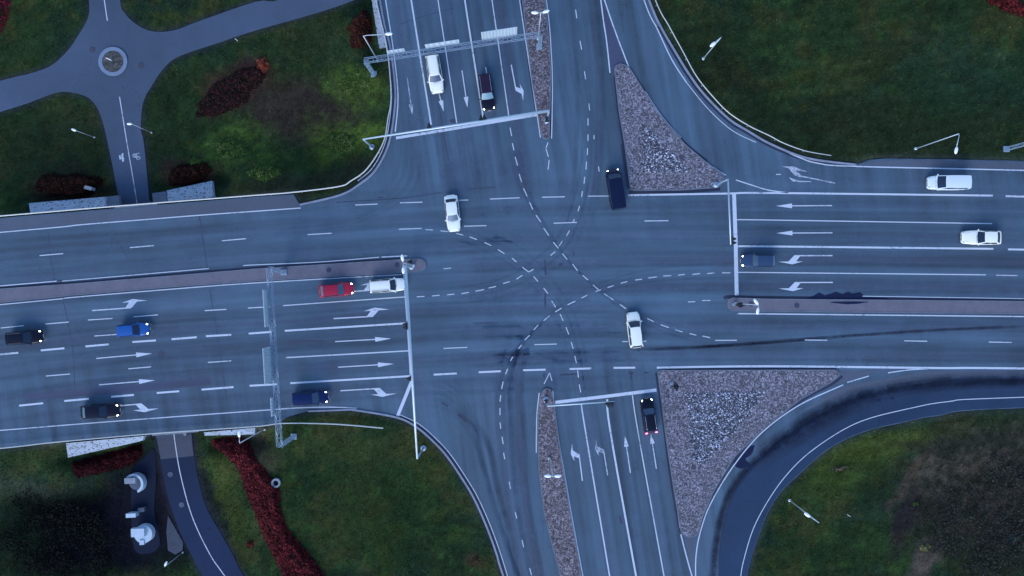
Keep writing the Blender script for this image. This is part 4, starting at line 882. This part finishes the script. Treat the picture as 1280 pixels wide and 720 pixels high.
# ------------------------------------------------------------------ cars
def lofted(xs, sec):
    n = len(sec(xs[0])); vs = []
    for x in xs: vs += [(x, y, z) for y, z in sec(x)]
    fs = [(n * i + j, n * i + j + 1, n * (i + 1) + j + 1, n * (i + 1) + j) for i in range(len(xs) - 1) for j in range(n - 1)]
    fs += [tuple(range(n - 1, -1, -1)), tuple(range(n * (len(xs) - 1), n * len(xs)))]
    return vs, fs
def make_car(rear, front, width, ht, fr, paint, label, lights=False, rails=False, sunroof=None, tails=False, rearglass='glass', wsglass='glass', belt=.92, cat='car', name='parked_car', deck=.95, hood=.92, roofpaint=None):
    """fr: fractions from the nose: hood end, windscreen end, roof end, rear glass end"""
    A = W(*rear, .75); B = W(*front, .75); c = (A + B) / 2; Lc = (B - A).length; hl = Lc / 2
    root = thing(name, (c.x, c.y, .0), label, cat, 'vehicles on the road', math.atan2(B.y - A.y, B.x - A.x))
    w = width / 2; X_ = lambda f: hl - f * Lc
    x1, x2, x3, x4 = (X_(f) for f in fr)
    def ztop(x):
        f = (hl - x) / Lc
        if f < .05: return .60 + (hood - .17 - .60) * math.sqrt(max(f, 0) / .05)
        if f < fr[0]: return hood - .17 + .17 * math.sin((f - .05) / (fr[0] - .05) * math.pi / 2) if fr[0] > .05 else hood
        if f < fr[3]: return hood + (deck - hood) * (f - fr[0]) / (fr[3] - fr[0])
        return deck - (deck - .62) * max(0, (f - fr[3]) / max(1 - fr[3], .02)) ** 2.5
    def hw(x):
        t = abs(x) / hl; e = 3.6 if x > 0 else 5.0; k = .20 if x > 0 else .13
        return w * (1 - k * t ** e) * (1 - .22 * max(0, (t - .94) / .06) ** 2)
    def sec(x):
        y = hw(x); zt = ztop(x); t = abs(x) / hl; zb = .24 + .10 * max(0, t - .8) * 5
        half = [(y * .90, zb), (y * .985, zb + .12), (y, min(.55, zt - .1)), (y * .985, zt - .12), (y * .93, zt - .03), (y * .78, zt + .005), (y * .45, zt + .035)]
        return [(-a_, b_) for a_, b_ in half] + [(0, zt + .045)] + [(a_, b_) for a_, b_ in half[::-1]]
    xs = [-hl + Lc * t for t in (0, .008, .025, .05, .09, .14, .2, .27, .34, .41, .48, .55, .62, .69, .75, .8, .85, .89, .93, .96, .98, .992, 1)]
    bd = MB(); bd.add(*lofted(xs, sec))
    # cabin: painted frustum with four sides
    yb = w * .93; yr = w * .72; zb = belt - .03; zr = ht
    if ht > 1.75: yr = w * .84
    def side(k, s, t):
        # k face; s in -1..1 along; t 0..1 up
        e = t ** .85
        xf = x1 + (x2 - x1) * e; xr_ = x4 + (x3 - x4) * e; y = yb + (yr - yb) * (t ** 1.25); z_ = zb + (zr - zb) * (1 - (1 - t) ** 1.25)
        bow = .10 * (1 - t * .4)
        if k == 'f': return Vector((xf + bow * (1 - s * s), y * s, z_ + .03 * t * (1 - s * s)))
        if k == 'r': return Vector((xr_ - bow * .8 * (1 - s * s), y * s, z_ + .03 * t * (1 - s * s)))
        xm = (xf + xr_) / 2 + (xf - xr_) / 2 * s; yy = y + .035 * (1 - s * s)
        return Vector((xm, yy if k == 'l' else -yy, z_))
    def patch(mb, k, s0, s1, t0, t1, off=0., ns=8, nt=4):
        vs = []
        for i in range(ns + 1):
            for j in range(nt + 1):
                s_ = s0 + (s1 - s0) * i / ns; t_ = t0 + (t1 - t0) * j / nt; p = side(k, s_, t_)
                if off:
                    du = side(k, s_ + .01, t_) - side(k, s_ - .01, t_); dv = side(k, s_, min(t_ + .01, 1)) - side(k, s_, max(t_ - .01, 0)); nn = du.cross(dv)
                    if nn.z < 0 or nn.dot(Vector((p.x, p.y, .2)) - Vector(((x2 + x3) / 2, 0, 0))) < 0: nn = -nn
                    p = p + nn.normalized() * off
                vs.append(p)
        mb.add(vs, [(i * (nt + 1) + j, (i + 1) * (nt + 1) + j, (i + 1) * (nt + 1) + j + 1, i * (nt + 1) + j + 1) for i in range(ns) for j in range(nt)])
    for k in 'frlr'[0:2] + 'l' + 'x': patch(bd, k, -1, 1, 0, 1)
    body = bd.build('body', paint, root, None, True)
    # roof panel
    rf = MB(); vs = []; nr = 8
    for i in range(nr + 1):
        for j in range(nr + 1):
            u = -1 + 2 * i / nr; v = -1 + 2 * j / nr; pf = side('f', v, 1); pr = side('r', v, 1); p = pr.lerp(pf, (u + 1) / 2)
            p.y = (side('l', u, 1).y) * v; p.z += .055 * (1 - u ** 4) * (1 - v * v * .6) * .8; vs.append(p)
    rf.add(vs, [(i * (nr + 1) + j, (i + 1) * (nr + 1) + j, (i + 1) * (nr + 1) + j + 1, i * (nr + 1) + j + 1) for i in range(nr) for j in range(nr)])
    rf.build('roof', roofpaint or paint, root, None, True)
    wm = MB(); patch(wm, 'f', -.90, .90, .10, .93, .008); wm.build('windscreen', M[wsglass], root, None, True)
    wm = MB(); patch(wm, 'r', -.86, .86, .14, .93, .008); wm.build('rear_window', M[rearglass], root, None, True)
    for k in 'lx':
        for s0, s1 in ((-.84, -.05), (.02, .86)):
            wm = MB(); patch(wm, k, s0, s1, .16, .92, .008); wm.build('side_window', M['glass'], root, None, True)
    if sunroof:
        cx = (x2 + x3) / 2; q = [(x, y, ht + .062 - .03 * (abs(y) / w)) for x, y in ((x3 + .25, -w * .5), (x2 - .15, -w * .5), (x2 - .15, w * .5), (x3 + .25, w * .5))]
        MB().box((cx, 0, ht + .036), (abs(x2 - x3) - .35, w * 1.0, .04)).build('sunroof', M[sunroof], root)
    if rails:
        for s_ in (-1, 1):
            y = s_ * yr * .96; MB().tube([(x3 + .1, y, ht + .02), (x3 + .25, y, ht + .09), (x2 - .25, y, ht + .09), (x2 - .1, y, ht + .02)], .025).build('roof_rail', M['trim'] if rails != 'w' else M['rim'], root)
    for s_ in (-1, 1):
        # mirrors
        MB().ellipsoid((x1 - .16, s_ * (w + .055), belt + .06), (.085, .10, .07)).build('mirror', paint, root, None, True)
        # head and tail lamps wrapped on the corners
        hm = MB(); lampx = []
        zz = ztop(hl - .16)
        hm.ellipsoid((hl - .20 - .03, s_ * w * .70, zz - .035), (.14 if lights else .22, .085 if lights else .13, .075), s_ * -.5, 14, 8); hm.build('headlight', M['hl_on'] if lights else M['hl_off'], root, None, True)
        zt_ = ztop(-hl + .10)
        MB().ellipsoid((-hl + .10, s_ * w * .70, zt_ - .05), (.10, .20, .09), s_ * .2, 10, 6).build('tail_light', M['tl_on'] if tails else M['tl_off'], root, None, True)
        for xw in (hl - .17 * Lc - .05, -hl + .19 * Lc):
            MB().bar((xw, s_ * (w * .985 + .004), .34), (xw, s_ * w * .7, .34), .385, n=20).build('wheel_arch', M['trim'], root)
            wh = MB().bar((xw, s_ * (w * .985 + .012), .32), (xw, s_ * (w - .22), .32), .32, n=20).build('wheel', M['tyre'], root)
            MB().bar((xw, s_ * (w * .985 + .018), .32), (xw, s_ * (w - .10), .32), .20, n=10).build('rim', M['rim'], wh)
    # bumpers, grille, number plates, hood shut line
    MB().box((hl - .035, 0, .50), (.09, w * .95, .16)).build('grille', M['trim'], root)
    MB().box((hl + .014, 0, .42), (.012, .46, .11)).build('number_plate', M['plate'], root); MB().box((-hl - .008, 0, .60), (.012, .46, .11)).build('number_plate', M['plate'], root)
    wp = MB().tube([(x1 + .06, w * .15, hood + .035), (x1 + .02, -w * .35, hood + .04)], .015).tube([(x1 + .06, w * .75, hood + .01), (x1 + .02, w * .25, hood + .04)], .015); wp.build('wiper', M['trim'], root)
    sl = MB(); pts = []
    xc = x1 + .05
    sl.tube([(xc, -w * .72, ztop(xc) + .012), (xc + .05, 0, ztop(xc) + .047), (xc, w * .72, ztop(xc) + .012)], .008, 4)
    for s_ in (-1, 1): sl.tube([(xc, s_ * w * .72, ztop(xc) + .012), ((xc + hl) / 2, s_ * w * .69, ztop((xc + hl) / 2) + .012), (hl - .3, s_ * w * .5, ztop(hl - .3) + .030)], .008, 4)
    sl.build('hood_seam', M['trim'], root)
    return root
white = car_paint('white_car_paint', (.74, .76, .75)); white2 = car_paint('cool_white_car_paint', (.60, .67, .74)); cream = car_paint('warm_white_car_paint', (.78, .78, .72))
blackp = car_paint('black_car_paint', (.004, .005, .016), 0, .22); plum = car_paint('dark_plum_paint', (.022, .012, .034)); navy = car_paint('navy_van_paint', (.004, .008, .034), 0, .4); red = car_paint('red_car_paint', (.33, .012, .040)); blue = car_paint('bright_blue_paint', (.012, .082, .31)); dblue = car_paint('dark_blue_paint', (.004, .014, .07)); slate = car_paint('slate_blue_paint', (.032, .060, .125), .1)
M['glass3'] = mat('bright_painted_reflection_glass', (.11, .20, .26), .4, .2, spec=.4)  # pale base colour paints a bright reflection on the pane
M['glass4'] = mat('dim_painted_reflection_glass', (.035, .06, .11), .35, .2, spec=.4)  # weaker reflection, likewise painted as base colour
for q in (
    dict(rear=(539.6, 69), front=(547, 116), width=1.86, ht=1.50, fr=(.27, .43, .94, .985), paint=cream, rails=True, wsglass='glass4', label='white estate car with black roof rails waiting on the upper road', name='car'),
    dict(rear=(605.3, 92.5), front=(611.5, 137.5), width=1.84, ht=1.52, fr=(.28, .45, .93, .985), paint=blackp, roofpaint=plum, rails='w', lights=True, wsglass='glass3', label='dark car with plum roof and lit headlights waiting on the upper road', name='car'),
    dict(rear=(563, 243.5), front=(568, 289.3), width=1.80, ht=1.42, fr=(.28, .45, .77, .89), paint=white, wsglass='glass2', label='white saloon crossing the upper left of the junction, nose downward', name='car'),
    dict(rear=(773.5, 261.5), front=(765.5, 211.5), width=1.95, ht=1.88, fr=(.13, .27, .985, 1.0), paint=navy, lights=True, wsglass='glass4', hood=1.1, belt=1.12, deck=1.15, label='dark navy van driving upward beside the upper gravel island', cat='van', name='van'),
    dict(rear=(1209.5, 228.5), front=(1160, 228.3), width=1.86, ht=1.78, fr=(.18, .36, .97, .995), paint=white2, hood=1.02, belt=1.05, deck=1.05, label='white van in the right turn lane on the right road', cat='van', name='van'),
    dict(rear=(1252, 297), front=(1203, 296.6), width=1.84, ht=1.42, fr=(.35, .51, .80, .945), paint=cream, label='white saloon with dark rear window on the right road', name='car'),
    dict(rear=(969, 326.3), front=(926.7, 326), width=1.70, ht=1.45, fr=(.32, .46, .86, .985), paint=slate, lights=True, rearglass='glass3', wsglass='glass2', label='slate blue car with lit headlights waiting at the right stop line', name='car'),
    dict(rear=(398.5, 364.5), front=(441.5, 360.3), width=1.72, ht=1.45, fr=(.27, .43, .82, .93), paint=red, lights=True, rearglass='glass3', wsglass='glass2', label='red hatchback queuing behind the white car below the left median', name='car'),
    dict(rear=(461.8, 358.6), front=(506.6, 355), width=1.74, ht=1.50, fr=(.25, .42, .95, .985), paint=white, rails=True, label='white estate car first in the queue beside the left median end', name='car'),
    dict(rear=(147.3, 414.2), front=(186, 410.8), width=1.68, ht=1.46, fr=(.27, .46, .93, .985), paint=blue, lights=True, label='bright blue small car with lit headlights on the left road', name='car'),
    dict(rear=(8.5, 423.8), front=(52, 420), width=1.80, ht=1.50, fr=(.27, .45, .92, .98), paint=blackp, lights=True, rails=True, label='black car with lit headlights at the left border', name='car'),
    dict(rear=(100, 515.8), front=(148.3, 512.8), width=1.84, ht=1.42, fr=(.29, .46, .78, .92), paint=blackp, lights=True, rearglass='glass3', label='black saloon with pale rear window in the lower left lane', name='car'),
    dict(rear=(365.5, 499.2), front=(409.5, 496), width=1.78, ht=1.46, fr=(.24, .42, .93, .985), paint=dblue, lights=True, wsglass='glass4', label='dark blue car with lit headlights above the lower grass edge', name='car'),
    dict(rear=(796, 434.7), front=(790.8, 390.2), width=1.80, ht=1.50, fr=(.24, .43, .92, .985), paint=cream, label='white hatchback heading upward through the middle of the junction', name='car'),
    dict(rear=(814.3, 541.5), front=(808.3, 498.5), width=1.76, ht=1.46, fr=(.27, .45, .88, .97), paint=blackp, lights=True, tails=True, rails='w', wsglass='glass4', label='black car with red tail lights waiting beside the lower gravel island', name='car')):
    make_car(**q)

# ------------------------------------------------------------------ vegetation
def leaves(name, region_px, n, h, size, cols, label, cat, z_off=0., group=None, kind=None, patchy=0):
    """many small leaf faces through a mounded volume over an outline (photo pixels on the ground)"""
    P = np.array(region_px, float); lo, hi = P.min(0), P.max(0)
    Q = rng.uniform(lo, hi, (n * 4, 2)); Q = Q[inside(Q[:, 0], Q[:, 1], P)][:n]
    X0 = (Q[:, 0] - 640) / S; Y0 = (360 - Q[:, 1]) / S; z = terrain_z(X0, Y0)
    for _ in range(2):
        k = (H - z) / H; X_, Y_ = X0 * k, Y0 * k; z = terrain_z(X_, Y_)
    d = dist(Q[:, 0], Q[:, 1], P) if False else None
    # distance to outline -> height falls to the edge, uneven crown
    E = np.full(len(Q), 1e9)
    for (a, b), (c_, d_) in zip(P, np.roll(P, -1, 0)):
        dx, dy = c_ - a, d_ - b; t = np.clip(((Q[:, 0] - a) * dx + (Q[:, 1] - b) * dy) / (dx * dx + dy * dy + 1e-9), 0, 1); E = np.minimum(E, np.hypot(Q[:, 0] - a - t * dx, Q[:, 1] - b - t * dy))
    nz = fbm(X_, Y_, 1.1, 31); nz2 = fbm(X_, Y_, 3., 41)
    keep = (E / S > (nz2 - .3) * .9) if not patchy else (fbm(X_, Y_, .35, 77) * .75 + nz2 * .25 + np.clip(E / S / 4., 0, 1) * .32 + rng.normal(0, .04, len(Q)) > patchy)
    top = h * sst(E / S / 1.0) * (.45 + 1.1 * nz)
    zz = z + z_off + top * rng.uniform(.25, 1.0, len(Q)) ** .7
    X_, Y_, zz, nz, nz2, top = (q[keep] for q in (X_, Y_, zz, nz, nz2, top)); N = len(X_)
    s = rng.uniform(size * .6, size * 1.3, N); a = rng.uniform(0, 6.283, N); tilt = rng.uniform(-.9, .9, N); tilt2 = rng.uniform(-.9, .9, N)
    V = np.zeros((N, 4, 3)); 
    for k, (u, v) in enumerate(((-1, 0), (0, -.55), (1, 0), (0, .55))):
        dx = u * np.cos(a) - v * np.sin(a); dy = u * np.sin(a) + v * np.cos(a)
        V[:, k, 0] = X_ + dx * s; V[:, k, 1] = Y_ + dy * s; V[:, k, 2] = zz + s * (u * tilt + v * tilt2) * .7
    cols = np.array(cols); ci = np.clip((nz2 * 1.2 - .1 + rng.normal(0, .18, N)) * len(cols), 0, len(cols) - 1).astype(int)
    C_ = cols[ci] * rng.uniform(.7, 1.3, (N, 1))
    o = raw_mesh(name, V.reshape(-1, 3), np.arange(N * 4).reshape(-1, 4), M['leaf'], np.repeat(C_, 4, 0))
    tag(o, label, cat, group, kind); return o
def ell(cx, cy, rx, ry, rot=0., n=18, wob=.2):
    out = []
    for i in range(n):
        t = 2 * math.pi * i / n; r = 1 + random.uniform(-wob, wob); u, v = rx * r * math.cos(t), ry * r * math.sin(t)
        out.append((cx + u * math.cos(rot) - v * math.sin(rot), cy + u * math.sin(rot) + v * math.cos(rot)))
    return out
REDS = [(.012, .005, .006), (.050, .007, .010), (.095, .011, .016), (.16, .020, .024), (.010, .008, .007), (.066, .010, .010)]
DRED = [(.004, .003, .003), (.010, .004, .004), (.026, .007, .005), (.007, .008, .005), (.045, .014, .008)]
BROWN = [(.014, .007, .006), (.035, .012, .009), (.065, .018, .012), (.022, .014, .010)]
hedge = [(262, 547), (285, 545), (312, 546), (317, 560), (322, 573), (336, 590), (350, 606), (352, 630), (358, 655), (378, 680), (398, 705), (412, 728), (425, 760), (395, 765), (360, 735), (345, 705), (330, 675), (318, 645), (305, 612), (296, 585), (280, 568), (266, 560)]
leaves('red_hedge', hedge, 26000, 1.1, .13, REDS, 'long crimson hedge winding down beside the lower cycle path', 'hedge')
leaves('red_shrub', ell(312, 680, 7, 6), 900, .7, .11, REDS, 'small crimson shrub left of the winding red hedge', 'shrub')
leaves('red_shrub', [(88, 577), (120, 569), (150, 560), (178, 553), (180, 566), (170, 580), (150, 588), (120, 594), (98, 598), (90, 592)], 7000, .8, .13, [(.012, .003, .004), (.028, .004, .006), (.050, .005, .007), (.008, .004, .004)], 'dark red bushes below the tapering pale slab', 'shrub')
leaves('red_shrub', ell(86, 232, 42, 17), 5000, .9, .13, DRED, 'very dark red bushes above the upper left speckled slab', 'shrub')
leaves('red_shrub', ell(238, 217, 30, 15, -.2), 3500, .9, .13, DRED, 'very dark red bushes above the widening speckled slab', 'shrub')
leaves('red_shrub', [(-30, -20), (13, -20), (15, 5), (10, 28), (2, 42), (-30, 50)], 2500, 1., .13, [(.09, .006, .02), (.16, .01, .03), (.05, .005, .012)], 'crimson shrub in the upper left corner', 'shrub')
leaves('red_hedge', [(1212, -12), (1240, 8), (1262, 18), (1290, 27), (1330, 36), (1330, 6), (1280, 3), (1262, -6), (1250, -25), (1205, -25)], 6000, 1., .13, REDS, 'crimson hedge crossing the upper right corner', 'hedge')
leaves('purple_shrub', ell(287, 118, 50, 21, -.62), 5000, .8, .12, [(.008, .006, .007), (.020, .009, .010), (.014, .014, .009), (.045, .014, .016), (.07, .022, .014)], 'long dusky purple shrub bed across the upper left grass', 'shrub')
leaves('orange_shrub', ell(329, 82, 10, 11), 1500, 1.2, .12, [(.16, .03, .02), (.26, .06, .03), (.10, .025, .02), (.3, .09, .045)], 'rounded orange red shrub at the upper end of the purple shrub bed', 'shrub')
leaves('red_shrub', ell(261, 139, 8, 5, .3), 500, .9, .11, [(.12, .012, .03), (.2, .02, .05)], 'small pinkish red shrub at the lower left of the purple shrub bed', 'shrub')
leaves('brown_shrub', ell(452, 38, 17, 24, .1), 3200, 1.6, .13, BROWN, 'rust brown bush beside the upper road and its slope slab', 'shrub')
leaves('white_flower_bed', ell(281, 131, 7, 8, .3), 260, .9, .05, [(.25, .25, .3), (.12, .11, .13)], 'pale seed heads dotting the purple shrub bed', 'plant')
for cx, cy, rx, ry, n, lab in ((425, 178, 26, 13, 2600, 'lime green leafy clump near the guardrail bend'), (288, 186, 26, 15, 2400, 'lime green leafy clump below the purple shrub bed'), (442, 105, 22, 18, 2000, 'lime green leafy clump beside the gantry leg'), (245, 205, 13, 10, 800, 'small green clump left of the dark red bushes'), (330, 215, 24, 12, 1800, 'loose green clump above the guardrail')):
    leaves('leafy_plant', ell(cx, cy, rx, ry, 0, 18, .2), n, .45, .09, [(.018, .045, .012), (.035, .075, .016), (.06, .10, .022), (.12, .15, .05)], lab, 'plant')
for cx, cy, rx, ry, n, cols, lab in ((1157, 684, 10, 6, 700, [(.10, .11, .04), (.18, .17, .07), (.05, .06, .03)], 'yellow green shrub at the edge of the dry brush'), (1144, 630, 5, 5, 250, [(.07, .09, .03), (.04, .06, .02)], 'tiny yellow green shrub beside the dry brush'), (1208, 646, 12, 6, 400, [(.06, .07, .04), (.035, .045, .03)], 'pale green shrub inside the dry brush'), (1050, 585, 12, 5, 420, [(.07, .06, .035), (.03, .035, .02), (.16, .14, .1)], 'dry straw coloured tuft near the ramp edge'), (1265, 672, 12, 9, 500, [(.05, .075, .07), (.03, .045, .04)], 'grey green shrub at the lower right border'), (594, 701, 8, 6, 300, [(.07, .04, .025), (.03, .03, .02)], 'brown tuft in the lower middle grass'), (262, 20 + 640, 3, 3, 60, [(.03, .04, .02)], 'little green weed beside the lower path')):
    leaves('small_shrub', ell(cx, cy, rx, ry, -.2), n, .6, .11, cols, lab, 'shrub')
leaves('dry_brush', ell(1245, 645, 100, 88, .3, 26, .12), 14000, .7, .12, [(.009, .012, .009), (.020, .021, .020), (.040, .038, .038), (.016, .026, .012)], 'wide patch of dry grey brown brush in the lower right field', 'brush', kind='stuff', patchy=.68)
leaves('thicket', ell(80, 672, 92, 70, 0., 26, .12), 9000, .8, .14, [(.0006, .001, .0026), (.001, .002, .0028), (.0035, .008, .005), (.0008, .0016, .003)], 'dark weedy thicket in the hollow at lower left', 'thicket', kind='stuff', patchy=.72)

# grass blades over the fields
N0 = 330000
Q = np.stack([rng.uniform(-72, 72, N0), rng.uniform(-42, 42, N0)], 1)
d = chunked(lambda a, b: dist(a, b, ROAD), Q[:, 0], Q[:, 1]); dp = chunked(lambda a, b: np.minimum(np.minimum(dist(a, b, NWP), dist(a, b, SWP)), dist(a, b, YARD)), Q[:, 0], Q[:, 1])
Q = Q[(d > .25) & (dp > .2)]; nzz = fbm(Q[:, 0], Q[:, 1], .6, 3); Q = Q[rng.uniform(0, 1, len(Q)) < .25 + 1.1 * nzz]
Zq = chunked(terrain_z, Q[:, 0], Q[:, 1]); Cq = chunked(cover, Q[:, 0], Q[:, 1], Zq); N = len(Q)
lum = rng.uniform(.7, 1.75, (N, 1)) * (1 + (rng.uniform(0, 1, (N, 1)) < .03) * .9); Cq = Cq * lum; Cq[:, 0] *= rng.uniform(.85, 1.35, N)
hh = rng.uniform(.06, .20, N); a = rng.uniform(0, 6.28, N) ; wdt = rng.uniform(.03, .07, N); lean = rng.uniform(.08, .26, N)
V = np.zeros((N, 3, 3)); V[:, 0] = np.stack([Q[:, 0] - np.sin(a) * wdt, Q[:, 1] + np.cos(a) * wdt, Zq - .01], 1); V[:, 1] = np.stack([Q[:, 0] + np.sin(a) * wdt, Q[:, 1] - np.cos(a) * wdt, Zq - .01], 1)
V[:, 2] = np.stack([Q[:, 0] + np.cos(a) * lean, Q[:, 1] + np.sin(a) * lean, Zq + hh], 1)
o = raw_mesh('grass', V.reshape(-1, 3), np.arange(N * 3).reshape(-1, 3), M['grass'], np.repeat(Cq, 3, 0)); tag(o, 'short dark grass over the fields around the junction', 'grass', kind='stuff')

# ------------------------------------------------------------------ camera, sky, sun
cam = bpy.data.cameras.new('camera'); co = bpy.data.objects.new('camera', cam); COL.objects.link(co)
co.location = (0, 0, H); co.rotation_euler = (0, 0, 0); cam.sensor_width = 36; cam.lens = 36 * H * S / 1280; cam.clip_end = 6000; cam.clip_start = 1
SC.camera = co
EL, ROT = math.radians(28), math.radians(200)
w = bpy.data.worlds.new('World'); SC.world = w; w.use_nodes = True; nt = w.node_tree
sky = nt.nodes.new('ShaderNodeTexSky'); sky.sky_type = 'NISHITA'; sky.sun_disc = False; sky.sun_elevation = EL; sky.sun_rotation = ROT; sky.ozone_density = 4.; sky.dust_density = .2; sky.air_density = 1.0
bg = nt.nodes['Background']; bg.inputs['Strength'].default_value = .102; nt.links.new(sky.outputs[0], bg.inputs[0])
sd = Vector((math.sin(ROT) * math.cos(EL), math.cos(ROT) * math.cos(EL), math.sin(EL)))
sl = bpy.data.lights.new('sun', 'SUN'); sl.energy = .95; sl.angle = math.radians(42); sl.color = (1., .97, .95)
so = bpy.data.objects.new('sun', sl); COL.objects.link(so); so.rotation_euler = sd.to_track_quat('Z', 'Y').to_euler(); so.location = (0, 0, 50)
SC.view_settings.view_transform = 'Standard'; SC.view_settings.look = 'None'; SC.view_settings.gamma = 1; SC.view_settings.use_curve_mapping = False
SC.view_settings.exposure = 1.68
SC.render.engine = 'CYCLES'
